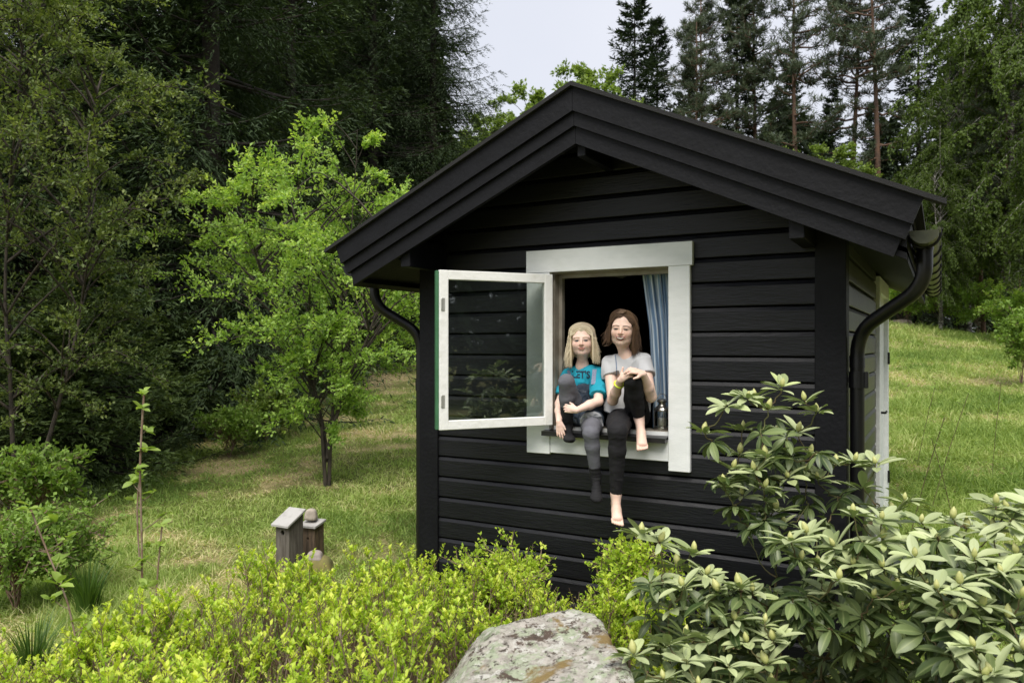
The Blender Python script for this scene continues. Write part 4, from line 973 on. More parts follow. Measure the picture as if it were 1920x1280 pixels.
sapling('sapling', 'thin upright sapling with pairs of light green leaves rising highest in the left foreground', 'sapling',
        [[at(268, 3.35), PD(266, 1000, 3.4), PD(262, 870, 3.4), PD(270, 740, 3.42)], [PD(262, 1050, 3.4), PD(256, 960, 3.42), PD(262, 890, 3.42)]], [nd(11, .38, .11), nd(4, .5, .07)], .052, 1, M_sap, 'young saplings in the left foreground')
sapling('sapling', 'short sapling stem just right of the tallest sapling', 'sapling', [[at(288, 3.35), PD(293, 1100, 3.38), PD(304, 985, 3.4)]], [nd(5, .55, .06)], .05, 2, M_sap, 'young saplings in the left foreground', stemr=.004)
sapling('sapling', 'sapling leaning to the left with bright leaves at its tip, near the left border', 'sapling', [[at(175, 3.1), PD(130, 1130, 3.15), PD(95, 1050, 3.2), PD(58, 955, 3.2)]], [nd(7, .45, .08)], .06, 3, M_sap, 'young saplings in the left foreground', stemr=.004)
sapling('sapling', 'small dark leaved sprig standing against the black wall left of the rhododendrons', 'sapling', [[at(1120, 4.05), PD(1130, 1110, 4.0), PD(1118, 1062, 4.0)], [at(1135, 4.05), PD(1150, 1120, 4.0), PD(1145, 1082, 4.0)]], [nd(9, .2, .03), nd(7, .2, .03)], .022, 4, M_bil, n=9)
sapling('sapling', 'sprig of bilberry sticking up against the left corner board of the cabin', 'sapling', [[at(785, 4.2), PD(790, 1085, 4.2), PD(800, 1036, 4.2)]], [nd(9, .4, .03)], .022, 5, M_bil, n=8)
# fuller shrub behind the boulder
def cbush(seed, label, px, d, H, Rr, mat, ll, group=None, nst=6, n1=10, name='leafy_shrub', leafn=4):
    rg = np.random.default_rng(seed); stems = []
    for k in range(nst):
        a = rg.uniform(0, 6.28); r = Rr * rg.uniform(.2, .8); stems.append([(0, 0, -.02), (math.cos(a) * r * .4, math.sin(a) * r * .4, H * .5), (math.cos(a) * r, math.sin(a) * r, H * rg.uniform(.75, 1))])
    dta = broad_mesh(seed, stems, lambda z: np.interp(z, [0, H * .4, H * .8, H], [Rr * .5, Rr, Rr * .8, Rr * .3]), n1, 6, leafn, ll, ll * .6, rise=(.2, .9), trunkr=.006, clus=3, jit=.3)
    return tree(name, label, 'shrub', dta, at(px, d), M_stem, mat, group)
cbush(81, 'round bright green shrub between the boulder and the low rhododendron', 1195, 3.55, .58, .17, M_bil, .024, nst=9, n1=14)
cbush(82, 'low green shrub at the foot of the cabin wall right of the left corner', 940, 4.15, .34, .22, M_bil, .024, nst=8, n1=10)
GW = 'leafy weeds along the left border'
M_weed = leafmat('weed_leaves', (.10, .19, .03), (.30, .44, .10), .55, .35, spec=.3)
cbush(83, 'pale green weed clump at the left border above the bilberries', 30, 4.6, .38, .3, M_weed, .035, GW)
cbush(84, 'weed clump with fine leaves beside the left leaning sapling', 120, 4.9, .36, .28, M_weed, .032, GW)
cbush(85, 'leafy shrub at the foot of the dark spruces, left side of the lawn', 40, 6.6, .45, .4, M_weed, .055, GW)
cbush(87, 'bright low bush at the lawn edge just left of the young tree stems', 500, 10.8, .55, .35, M_bright, .06, GW)
cbush(88, 'low green bush right beside the stems of the young tree', 430, 9.9, .4, .35, M_weed, .05, GW)
GM = 'bushes on the meadow edge behind the cabin on the right'
for k, (px, d, H, R2, lb) in enumerate(((1705, 27, 1.5, .8, 'yellow green bush nearest the right side of the cabin at the meadow edge'), (1765, 28, 1.8, 1.0, 'yellow green bush with upright shoots in the middle of the meadow edge'), (1835, 27, 1.5, 1.0, 'yellow green bush under the large birch'), (1905, 23, 1.3, .9, 'bright green bush at the right border on the meadow edge'),
                                        (1915, 13.5, 1.2, .4, 'leafy green bush cut off by the right border halfway down the meadow'))):
    cbush(90 + k, lb, px, d, H, R2, M_leafy if k != 4 else M_weed, .11 if k != 4 else .07, GM)
# bare weed stalks in the right meadow
GS = 'thin weed stalks in the meadow on the right'
for k, (px, d, h_, ln) in enumerate(((1700, 5.6, .95, .3), (1745, 6.4, 1.0, .35), (1790, 6.0, .7, -.2), (1860, 7.5, .9, .1), (1720, 8.0, .8, .2))):
    b = np.array(at(px, d)); tp = b + np.array([ln * .8, ln * .5, h_])
    sapling('weed_stalk', ['thin weed stalk nearest the right edge of the cabin, leaning right', 'tall thin weed stalk leaning right, in the middle of the right meadow', 'short weed stalk leaning left in the right meadow', 'weed stalk farthest right on the meadow', 'weed stalk highest up the meadow beside the cabin'][k], 'weed',
            [[b, (b + tp) / 2 + np.array([0, 0, .04]), tp]], [nd(7, .3, .09)], .035, 20 + k, M_weed, GS, n=3, stemr=.003, smat=M_gstem)
# grass tufts
def tuft(label, px, d, H, n, seed, mat, group):
    rg = np.random.default_rng(seed); b = np.array(at(px, d)); a = rg.uniform(0, 6.28, n); r = rg.uniform(0, .06, n); ln = rg.uniform(.05, .55, n); Hh = H * rg.uniform(.5, 1, n); s = np.linspace(0, 1, 6)
    sp = np.stack([b[0] + (np.cos(a) * r)[:, None] + (np.cos(a) * ln * Hh)[:, None] * s ** 2, b[1] + (np.sin(a) * r)[:, None] + (np.sin(a) * ln * Hh)[:, None] * s ** 2, b[2] + Hh[:, None] * (s - .35 * ln[:, None] * s ** 2.5)], -1)
    w_ = .005 * (1 - s ** 2 * .95); sd_ = np.stack([-np.sin(a + .4), np.cos(a + .4), 0 * a], -1)[:, None] * w_[None, :, None]
    V = np.stack([sp - sd_, sp + sd_], 2).reshape(-1, 3); bb_ = (np.arange(n) * 12)[:, None] + (np.arange(5) * 2)[None]
    F = np.stack([bb_, bb_ + 1, bb_ + 3, bb_ + 2], -1).reshape(-1, 4)
    o = mesh_np('grass_tuft', V, [F], mat, None, True, {'rnd': np.repeat(rg.random(n) * .6, 12)}, loc=b)
    tagit(o, label, 'grass tuft', group)
M_tuft = leafmat('tuft_blades', (.035, .085, .012), (.16, .26, .05), .5, .3)
GT = 'tall grass tufts on the lawn'
for k, (px, d, H, n, lb) in enumerate(((165, 4.5, .42, 150, 'tall dark grass tuft at the left between the weeds and the bilberries'), (120, 5.4, .35, 120, 'grass tuft behind the left leaning sapling'),
                                       (60, 3.6, .4, 130, 'broad grass tuft at the lower left border'))):
    tuft(lb, px, d, H, n, 100 + k, M_tuft, GT)

# ------------------------------------------------------------------ boulder
def boulder_mesh(cu, cd, zc, hu, hd, hz, seed, planes, rough=.05, res=150, k=14, rot=YAW):
    nt_, np_ = res, res * 2; th = np.linspace(0.001, np.pi - .001, nt_); ph = np.linspace(0, 2 * np.pi, np_, endpoint=False); T, Ph = np.meshgrid(th, ph, indexing='ij')
    D = np.stack([np.sin(T) * np.cos(Ph), np.sin(T) * np.sin(Ph), np.cos(T)], -1)
    acc = 0
    for n_, h_ in planes:
        n_ = np.array(n_, float); n_ /= np.linalg.norm(n_); acc = acc + np.clip((D @ n_) / h_, 1e-4, None) ** k
    r = 1 / acc ** (1 / k); V = D * r[..., None]
    nn = D + seed
    amp = (fbm(V * 2.2 + seed, 5) - .5) * rough * 3 + (fbm(V * 9 + seed, 4) - .5) * rough * .9 + (np.abs(fbm(V * 26 + seed, 3) - .5)) * rough * .35
    V = V * (1 + amp)[..., None]
    V = V * np.array([hu, hd, hz])
    i = np.arange(np_); F = [np.stack([a * np_ + i, (a + 1) * np_ + i, (a + 1) * np_ + (i + 1) % np_, a * np_ + (i + 1) % np_], -1) for a in range(nt_ - 1)]
    V = V.reshape(-1, 3); c, s_ = math.cos(rot), math.sin(rot); V = np.stack([V[:, 0] * c - V[:, 1] * s_, V[:, 0] * s_ + V[:, 1] * c, V[:, 2]], -1)
    o = CAM + cd * FW + cu * RT; o[2] = zc
    return V + o, np.concatenate(F), o
def rock_mat():
    m, n, b = newmat('lichened_granite'); tcn = n.nodes.new('ShaderNodeTexCoord')
    def noise(s, d=6, rough=.6, dist=0, w=0):
        t = n.nodes.new('ShaderNodeTexNoise'); t.inputs['Scale'].default_value = s; t.inputs['Detail'].default_value = d; t.inputs['Roughness'].default_value = rough; t.inputs['Distortion'].default_value = dist
        mp = n.nodes.new('ShaderNodeMapping'); mp.inputs['Location'].default_value = (w, w * 1.7, w * .3); n.links.new(tcn.outputs['Object'], mp.inputs[0]); n.links.new(mp.outputs[0], t.inputs[0]); return t.outputs['Fac']
    def rng(v, a, bb): r = n.nodes.new('ShaderNodeMapRange'); r.inputs[1].default_value = a; r.inputs[2].default_value = bb; n.links.new(v, r.inputs[0]); return r.outputs[0]
    def mix(a, c, f):
        x = n.nodes.new('ShaderNodeMix'); x.data_type = 'RGBA'
        if isinstance(a, tuple): x.inputs['A'].default_value = rgb(a)
        else: n.links.new(a, x.inputs['A'])
        x.inputs['B'].default_value = rgb(c); n.links.new(f, x.inputs['Factor']); return x.outputs['Result']
    c = mix((.45, .42, .38), (.28, .26, .23), rng(noise(30, 8), .42, .6))
    c = mix(c, (.36, .40, .29), rng(noise(9, 10, .72, .3), .50, .56))
    c = mix(c, (.22, .26, .17), rng(noise(16, 9, .7, .3, 9), .54, .62))
    c = mix(c, (.52, .51, .47), rng(noise(15, 10, .75, .3, 3), .54, .58))
    c = mix(c, (.10, .075, .06), rng(noise(11, 10, .75, .4, 17), .545, .585))
    c = mix(c, (.07, .06, .05), rng(noise(36, 6, .65, .2, 5), .56, .64))
    c = mix(c, (.22, .16, .07), rng(noise(4.2, 8, .65, .4, 31), .56, .62))
    n.links.new(c, b.inputs['Base Color']); b.inputs['Roughness'].default_value = .95; b.inputs['Specular IOR Level'].default_value = .15
    bp = n.nodes.new('ShaderNodeBump'); bp.inputs['Strength'].default_value = .9; bp.inputs['Distance'].default_value = .012; n.links.new(noise(45, 9, .7), bp.inputs['Height']); n.links.new(bp.outputs[0], b.inputs['Normal'])
    return m
M_rock = rock_mat()
V, F, oc = boulder_mesh(.050, 2.72, .11, .41, .50, .45, 3.3, [((-.13, -.12, 1), .86), ((-.80, .1, .75), .92), ((1, .1, .10), .86), ((-1, 0, .1), 1.0), ((-.25, 1, .25), .80), ((.45, .9, .1), .95), ((0, -1, .2), 1), ((.6, -.8, .2), 1.05), ((0, 0, -1), 1), ((-1, -.6, .1), 1)], .05, 190, k=34)
o = mesh_np('boulder', V, [F], M_rock, None, loc=oc); tagit(o, 'large grey boulder covered in pale green and brown lichen at the bottom of the photo', 'boulder')
V, F, oc = boulder_mesh(15.25, 30.0, hgt(*at(1690, 30)[:2]) + .12, .42, .4, .28, 8.1, [((0, 0, 1), 1), ((1, 0, .2), 1), ((-1, 0, .2), 1), ((0, 1, .2), 1), ((0, -1, .2), 1), ((0, 0, -1), 1)], .03, 30, k=4)
o = mesh_np('stone', V, [F], simple('pale_pink_stone', (.45, .36, .30), .9, col2=(.35, .3, .26), scale=4), None, loc=oc); tagit(o, 'pale rounded stone lying at the top of the meadow right of the cabin', 'stone')
# ================================================================== NEST BOXES, CURTAIN, LANTERN
M_gw = simple('weathered_grey_wood', (.15, .135, .12), .85, col2=(.08, .068, .058), scale=9, stretch=(6, 6, .8), bump=.5, bscale=30)
M_gr = simple('silver_grey_roof_board', (.42, .41, .40), .8, col2=(.25, .24, .23), scale=12, bump=.4, bscale=30, contrast=(.5, .75))
M_bw = simple('brown_weathered_wood', (.16, .11, .075), .85, col2=(.07, .05, .035), scale=9, stretch=(6, 6, .8), bump=.5, bscale=30)
M_dark = simple('dark_hole', (.008, .007, .006), .95)
def frame_fn(o, ang):
    c, s = math.cos(ang), math.sin(ang); o = np.array(o, float)
    def f(V):
        V = np.asarray(V, float); return np.stack([o[0] + V[..., 0] * c - V[..., 1] * s, o[1] + V[..., 0] * s + V[..., 1] * c, o[2] + V[..., 2]], -1)
    return f
def nest_box(label, loc, ang, w_, dp, hf, hb, M1, M2, over, hole):
    t = thing('nest_box', label, 'nest box', loc, 'wooden nest boxes on the lawn'); f = frame_fn(loc, ang); th = .014
    mb = MB()   # local: front at y=-dp/2 (faces viewer), x right
    def panel(poly, d): mb.prism([f(np.array(p)) for p in poly], f(np.array(d)) - f(np.zeros(3)))
    y0, y1 = -dp / 2, dp / 2
    for x in (-w_ / 2, w_ / 2 - th): panel([(x, y0 + th, 0), (x, y1, 0), (x, y1, hb), (x, y0 + th, hf + (hb - hf) * th / dp)], (th, 0, 0))
    panel([(-w_ / 2 + th, y1 - th, 0), (w_ / 2 - th, y1 - th, 0), (w_ / 2 - th, y1 - th, hb - .012), (-w_ / 2 + th, y1 - th, hb - .012)], (0, th, 0))
    body = mb.build('box_body', M1, t)
    mb = MB()
    # front board with a real round hole
    hz, hr, ns = hole; hx2 = 0.0
    ring = [(hx2 + hr * math.cos(a), y0, hz + hr * math.sin(a)) for a in np.linspace(0, 2 * np.pi, ns, endpoint=False)]
    x0, x1 = -w_ / 2, w_ / 2
    def outer(a):
        dx, dz = math.cos(a), math.sin(a); tx = (x1 - hx2) / abs(dx) if abs(dx) > 1e-6 else 9; tz = ((hf - hz) if dz > 0 else hz) / abs(dz) if abs(dz) > 1e-6 else 9
        q = min(tx, tz); return (hx2 + dx * q, y0, hz + dz * q)
    an = np.linspace(0, 2 * np.pi, ns, endpoint=False); ca = [math.atan2(hf - hz, x1), math.atan2(hf - hz, x0), math.atan2(-hz, x0) % (2 * np.pi), math.atan2(-hz, x1) % (2 * np.pi)]
    an = np.sort(np.concatenate([an, ca])); R0 = np.array([(hx2 + hr * math.cos(a), y0, hz + hr * math.sin(a)) for a in an]); R1 = np.array([outer(a) for a in an]); m = len(an)
    V = f(np.vstack([R0, R1, R0 + [0, th, 0], R1 + [0, th, 0]])); q = []
    for i in range(m):
        j = (i + 1) % m; q += [(i, j, m + j, m + i), (2 * m + i, 3 * m + i, 3 * m + j, 2 * m + j), (i, 2 * m + i, 2 * m + j, j), (m + i, m + j, 3 * m + j, 3 * m + i)]
    mb.add(V, q); mb.build('front_board', M1, t)
    mb = MB(); sl = (hb - hf) / dp; ya, yb = y0 - over, y1 + over * .3
    zf = hf + .001 + (ya - y0) * sl; zb_ = hf + .001 + (yb - y0) * sl
    mb.prism([f(np.array(p)) for p in ((-w_ / 2 - .018, ya, zf), (-w_ / 2 - .018, yb, zb_), (-w_ / 2 - .018, yb, zb_ + .014), (-w_ / 2 - .018, ya, zf + .014))], f(np.array((w_ + .036, 0, 0))) - f(np.zeros(3)))
    mb.build('box_roof', M2, t)
    return t
b1 = np.array(at(543, 5.5)); b1[2] -= .01
nest_box('grey weathered nest box with a round entrance hole and a sloping silver grey roof', b1, YAW - math.radians(28), .125, .14, .335, .405, M_gw, M_gr, .03, (.275, .018, 18))
b2 = np.array(at(586, 5.75)); b2[2] -= .01
nest_box('brown nest box with a stone on its flat roof, behind the grey nest box', b2, YAW - math.radians(20), .118, .12, .245, .268, M_bw, M_gr, .02, (.16, .010, 18))
M_st = simple('pale_field_stone', (.42, .37, .31), .9, col2=(.30, .26, .22), scale=20, bump=.4)
def stone(name, label, o, r, seed, mat):
    ax = [((0, 0, 1), 1), ((1, 0, .2), 1), ((-1, .3, .2), .95), ((.3, 1, .2), 1), ((-.2, -1, .2), .95), ((0, 0, -1), 1)]
    V, F, oc = boulder_mesh(0, 1, 0, r[0], r[1], r[2], seed, ax, .03, 26, k=4); V = V - oc + np.array(o)
    tagit(mesh_np(name, V, [F], mat, None, loc=np.array(o)), label, 'stone')
stone('stone', 'pale squarish stone resting on top of the brown nest box', b2 + np.array([-.012, 0, .328]), (.042, .04, .042), 1.1, M_st)
p3 = np.array(at(591, 5.45)); stone('stone', 'smooth rounded pinkish grey stone at the foot of the brown nest box', p3 + np.array([0, 0, .10]), (.052, .05, .034), 4.4, simple('pink_grey_stone', (.36, .30, .28), .8, col2=(.28, .24, .23), scale=12))
V, F, oc = boulder_mesh(0, 1, 0, .10, .09, .085, 6.4, [((0, 0, 1), 1), ((1, 0, .2), 1), ((-1, .3, .2), .95), ((.3, 1, .2), 1), ((-.2, -1, .2), .95), ((0, 0, -1), 1)], .03, 30, k=4)
tagit(mesh_np('stone', V - oc + p3 + np.array([.02, .02, .01]), [F], simple('mossy_stone', (.12, .12, .04), .95, col2=(.2, .17, .06), scale=14), None, loc=p3 + np.array([.02, .02, .01])), 'low mossy stone under the smooth rounded stone beside the nest boxes', 'stone')

# curtain
def curtain():
    zt, zb = 2.03, 1.12; nz, nx = 40, 150; s = np.linspace(0, 1, nx); t_ = np.linspace(0, 1, nz); S, T = np.meshgrid(s, t_)
    wl = np.interp(T, [0, .35, .75, 1], [.232, .185, .160, .155])     # width visible from the right side of the opening
    X = OX1 + .06 - (wl + .06) * (1 - S); ph = S * 2 * np.pi * 7.5
    Y = .150 + .020 * np.sin(ph + .6 * np.sin(T * 3)) * (.7 + .5 * T) + .006 * np.sin(ph * 2.3 + T * 5)
    X = X + .006 * np.cos(ph * 1.7 + T * 2)
    Z = zt + (zb - zt) * T + .004 * np.sin(ph)
    V = np.stack([X, Y, Z], -1).reshape(-1, 3); V2 = V + np.array([0, .0015, 0]); b = (np.arange(nz - 1) * nx)[:, None] + np.arange(nx - 1)[None]; b = b.reshape(-1, 1)
    F = b + np.array([[0, 1, nx + 1, nx]]); n = nx * nz; F2 = b[:, [0] * 1] + np.array([[nx, nx + 1, 1, 0]]) + n
    m, nn, bs = newmat('blue_striped_cotton'); at_ = nn.nodes.new('ShaderNodeAttribute'); at_.attribute_name = 'st'
    wv = nn.nodes.new('ShaderNodeTexWave'); wv.inputs['Scale'].default_value = 1; cmb = nn.nodes.new('ShaderNodeCombineXYZ'); nn.links.new(at_.outputs['Fac'], cmb.inputs[0]); nn.links.new(cmb.outputs[0], wv.inputs[0])
    wv.inputs['Scale'].default_value = 4.2; cr_ = nn.nodes.new('ShaderNodeValToRGB'); e = cr_.color_ramp.elements; e[0].color = rgb((.20, .31, .47)); e[1].color = rgb((.68, .76, .80)); e[0].position = .15; e[1].position = .95; q = e.new(.6); q.color = rgb((.34, .48, .62))
    nn.links.new(wv.outputs['Fac'], cr_.inputs[0]); nn.links.new(cr_.outputs[0], bs.inputs['Base Color']); bs.inputs['Roughness'].default_value = .85
    o = mesh_np('curtain', np.concatenate([V, V2]), [np.concatenate([F, F2])], m, None, True, {'st': np.tile(S.reshape(-1) * 2.2, 2)}, loc=(OX1, .15, 1.12))
    tagit(o, 'blue striped cotton curtain hanging inside the right side of the open window', 'curtain')
curtain()
# lantern
lc = np.array([.285, .055, OZ0 + .001]); M_nick = simple('brushed_nickel', (.42, .41, .39), .28, metal=1)
lt = thing('lantern', 'small metal and glass lantern standing on the right end of the window sill', 'lantern', lc)
mb = MB(); mb.lathe(lc, [(.001, 0), (.044, 0), (.046, .004), (.046, .014), (.040, .018), (.001, .018)], 24); mb.build('lantern_base', M_nick, lt, smooth=False)
mb = MB(); mb.lathe(lc, [(.040, .0185), (.041, .03), (.041, .098), (.036, .108)], 24); mb.build('lantern_glass', M_glass, lt, smooth=True)
mb = MB(); mb.lathe(lc, [(.045, .106), (.046, .112), (.040, .124), (.026, .134), (.020, .142), (.020, .152), (.028, .156), (.030, .162), (.020, .172), (.006, .176), (.001, .177)], 24)
for k in range(4):
    a = k * math.pi / 2 + .5; mb.tube([lc + [.0435 * math.cos(a), .0435 * math.sin(a), .014], lc + [.0435 * math.cos(a), .0435 * math.sin(a), .108]], .002, 5)
mb.build('lantern_lid', M_nick, lt, smooth=False)
mb = MB(); mb.tube([lc + [.026 * math.cos(a), 0, .172 + .030 * math.sin(a)] for a in np.linspace(0, math.pi, 14)], .002, 5); mb.build('handle', M_nick, lt)
mb = MB(); mb.lathe(lc, [(.001, .019), (.022, .019), (.022, .065), (.001, .067)], 16); mb.tube([lc + [0, 0, .066], lc + [.001, 0, .076]], .001, 4); mb.build('candle', simple('wax', (.6, .57, .48), .5), lt)
# ================================================================== PEOPLE
class Field:
    """signed distance grid; shapes melt together, the surface is extracted as one mesh"""
    def __init__(s, lo, hi, h):
        s.lo = np.array(lo, float); s.h = h; s.n = np.ceil((np.array(hi) - s.lo) / h).astype(int) + 1
        s.F = np.full(s.n, .08, np.float32)
    def _loc(s, lo, hi, m):
        a = np.clip(np.floor((np.array(lo) - m - s.lo) / s.h).astype(int), 0, s.n - 1); b = np.clip(np.ceil((np.array(hi) + m - s.lo) / s.h).astype(int) + 1, 1, s.n)
        g = [s.lo[i] + s.h * np.arange(a[i], b[i]) for i in range(3)]
        if min(b - a) < 1: return None, None
        X, Y, Z = np.meshgrid(*g, indexing='ij'); return np.stack([X, Y, Z], -1), (slice(a[0], b[0]), slice(a[1], b[1]), slice(a[2], b[2]))
    def _un(s, sl, d, k):
        A = s.F[sl]
        if k <= 0: s.F[sl] = np.minimum(A, d); return
        hh = np.clip(.5 + .5 * (A - d) / k, 0, 1); s.F[sl] = A * (1 - hh) + d * hh - k * hh * (1 - hh)
    def cone(s, a, b, ra, rb, k=.012):
        a = np.array(a, float); b = np.array(b, float); r = max(ra, rb); p, sl = s._loc(np.minimum(a, b) - r, np.maximum(a, b) + r, k + .012)
        if p is None: return s
        ba = b - a; t = np.clip(((p - a) @ ba) / max(ba @ ba, 1e-9), 0, 1); d = np.linalg.norm(p - a - t[..., None] * ba, axis=-1) - (ra + (rb - ra) * t)
        s._un(sl, d, k); return s
    def chain(s, pts, rs, k=.012):
        for i in range(len(pts) - 1): s.cone(pts[i], pts[i + 1], rs[i], rs[i + 1], k)
        return s
    def ell(s, c, r, M=None, k=.012, sub=False):
        c = np.array(c, float); r = np.array(r, float); R_ = r.max(); p, sl = s._loc(c - R_, c + R_, k + .012)
        if p is None: return s
        q = p - c
        if M is not None: q = q @ M.T          # rows of M: local axes in world
        k0 = np.linalg.norm(q / r, axis=-1); k1 = np.linalg.norm(q / r ** 2, axis=-1); d = k0 * (k0 - 1) / np.maximum(k1, 1e-6)
        if sub:
            A = s.F[sl]; hh = np.clip(.5 - .5 * (A + d) / max(k, 1e-4), 0, 1); s.F[sl] = A * (1 - hh) - d * hh + k * hh * (1 - hh)
        else: s._un(sl, d, k)
        return s
    def cut(s, c, nrm_, R_=.2, k=.002):
        """removes what lies on the +normal side of a plane, within R of c"""
        c = np.array(c, float); nn = nrm(np.array(nrm_, float)); p, sl = s._loc(c - R_, c + R_, 0); d = (p - c) @ nn; near = np.linalg.norm(p - c, axis=-1) < R_
        s.F[sl] = np.where(near, np.maximum(s.F[sl], d), s.F[sl]); return s
    def mesh(s):
        F = s.F; ins = F < 0; nx, ny, nz = F.shape
        c = np.zeros((nx - 1, ny - 1, nz - 1), np.int8)
        offs = [(i, j, k) for i in (0, 1) for j in (0, 1) for k in (0, 1)]
        for i, j, k in offs: c += ins[i:nx - 1 + i, j:ny - 1 + j, k:nz - 1 + k]
        act = (c > 0) & (c < 8); ii = np.argwhere(act); idx = np.full(c.shape, -1, np.int32); idx[act] = np.arange(len(ii))
        acc = np.zeros((len(ii), 3)); cnt = np.zeros(len(ii))
        for ax in range(3):
            for o in offs:
                if o[ax]: continue
                o2 = list(o); o2[ax] = 1; A = F[ii[:, 0] + o[0], ii[:, 1] + o[1], ii[:, 2] + o[2]]; B = F[ii[:, 0] + o2[0], ii[:, 1] + o2[1], ii[:, 2] + o2[2]]
                cr_ = (A < 0) != (B < 0); t = np.where(cr_, A / np.where(A - B == 0, 1, A - B), 0); p = np.array(o, float)[None].repeat(len(ii), 0); p[:, ax] += t
                acc += p * cr_[:, None]; cnt += cr_
        V = s.lo + (ii + acc / cnt[:, None]) * s.h; Fs = []
        for ax in range(3):
            o1, o2 = [a for a in range(3) if a != ax]
            sl0 = [slice(1, -1)] * 3; sl0[ax] = slice(0, -1); sl1 = list(sl0); sl1[ax] = slice(1, None)
            a = ins[tuple(sl0)]; b = ins[tuple(sl1)]; e = np.argwhere(a != b)
            if not len(e): continue
            fl = a[e[:, 0], e[:, 1], e[:, 2]]; e = e + 1; e[:, ax] -= 1
            def g(d1, d2):
                q = e.copy(); q[:, o1] -= d1; q[:, o2] -= d2; return idx[q[:, 0], q[:, 1], q[:, 2]]
            Q = np.stack([g(0, 0), g(1, 0), g(1, 1), g(0, 1)], -1)
            flip = fl if ax != 1 else ~fl
            Q[~flip] = Q[~flip][:, ::-1]; Fs.append(Q)
        return V, np.concatenate(Fs)
def vnormals(V, F):
    N = np.zeros_like(V); n = np.cross(V[F[:, 2]] - V[F[:, 0]], V[F[:, 3]] - V[F[:, 1]])
    for k in range(4): np.add.at(N, F[:, k], n)
    return nrm(N)
def wrinkle(V, F, amp, sc_=18, seed=0, stretch=(1, 1, 1)):
    N = vnormals(V, F); q = fbm(V * sc_ * np.array(stretch) + seed, 3) - .5; r_ = 1 - np.abs(2 * fbm(V * sc_ * 1.1 * np.array(stretch)[[1, 0, 2]] + seed + 40, 2) - 1) ** .7 * 1.6; return V + N * (q * amp + (r_ - .4) * amp * .9)[:, None]
def refine(V, F, mask, n=3):
    """splits the quads of a region so that colour can be finer there"""
    keep = F[~mask]; Q = F[mask]; t = np.linspace(0, 1, n + 1); nV = [V]; off = len(V); a, b, c, d = [V[Q[:, i]] for i in range(4)]
    g = np.stack([(a * (1 - u) + b * u) * (1 - v) + (d * (1 - u) + c * u) * v for v in t for u in t], 1); m = (n + 1) ** 2
    base = off + np.arange(len(Q))[:, None] * m; F2 = [base + np.array([[r * (n + 1) + q, r * (n + 1) + q + 1, (r + 1) * (n + 1) + q + 1, (r + 1) * (n + 1) + q]]) for r in range(n) for q in range(n)]
    return np.concatenate([V, g.reshape(-1, 3)]), np.concatenate([keep] + F2)
def frame(fwd, up=(0, 0, 1), roll=0.0):
    f = nrm(np.array(fwd, float)); r = nrm(np.cross(np.array(up, float), f)); u = np.cross(f, r); r = r   # r: to the viewer's right when the figure faces him
    c, s = math.cos(roll), math.sin(roll); r2 = r * c + u * s; u2 = -r * s + u * c
    return np.stack([r2, u2, f])
def add_head(F, c, M, s=1.0, smile=False, neck=None, nr=.036):
    W = lambda x, y, z: c + (np.array([x, y, z]) * s) @ M
    e = lambda x, y, z, rx, ry, rz, k=.012, sub=False: F.ell(W(x, y, z), np.array([rx, ry, rz]) * s, M, k * s, sub)
    if neck is not None: F.chain([W(0, -.05, -.018), W(0, -.085, -.022), neck], [nr * 1.02, nr * .92, nr * 1.12], .02)
    e(0, .027, -.012, .069, .072, .083); e(0, -.022, .022, .057, .066, .056, .022)
    e(0, -.078, .046, .024, .019, .024, .022); e(-.034, -.062, .012, .02, .022, .03, .03); e(.034, -.062, .012, .02, .022, .03, .03)
    cy = -.027 if not smile else -.022
    for q in (-1, 1):
        e(q * .034, cy, .050, .022, .021, .020, .022); e(q * .026, .016, .058, .026, .009, .014, .02)
        e(q * .028, -.001, .092, .015, .0080, .014, .010, True); e(q * .028, -.001, .0645, .013, .0105, .0125, .006)
        e(q * .071, -.006, -.006, .007, .021, .013, .006)
    F.cone(W(0, .006, .076), W(0, -.020, .089), .006 * s, .0085 * s, .008 * s); e(0, -.024, .089, .0095, .008, .009, .006)
    for q in (-1, 1): e(q * .0095, -.026, .083, .0065, .0055, .007, .005)
    if smile:
        e(0, -.050, .070, .026, .013, .013, .010); e(0, -.0505, .089, .019, .0042, .010, .003, True)
    else:
        e(0, -.0465, .0755, .017, .0045, .008, .008); e(0, -.0555, .0745, .015, .0048, .008, .008); e(0, -.0508, .092, .022, .0012, .008, .003, True)
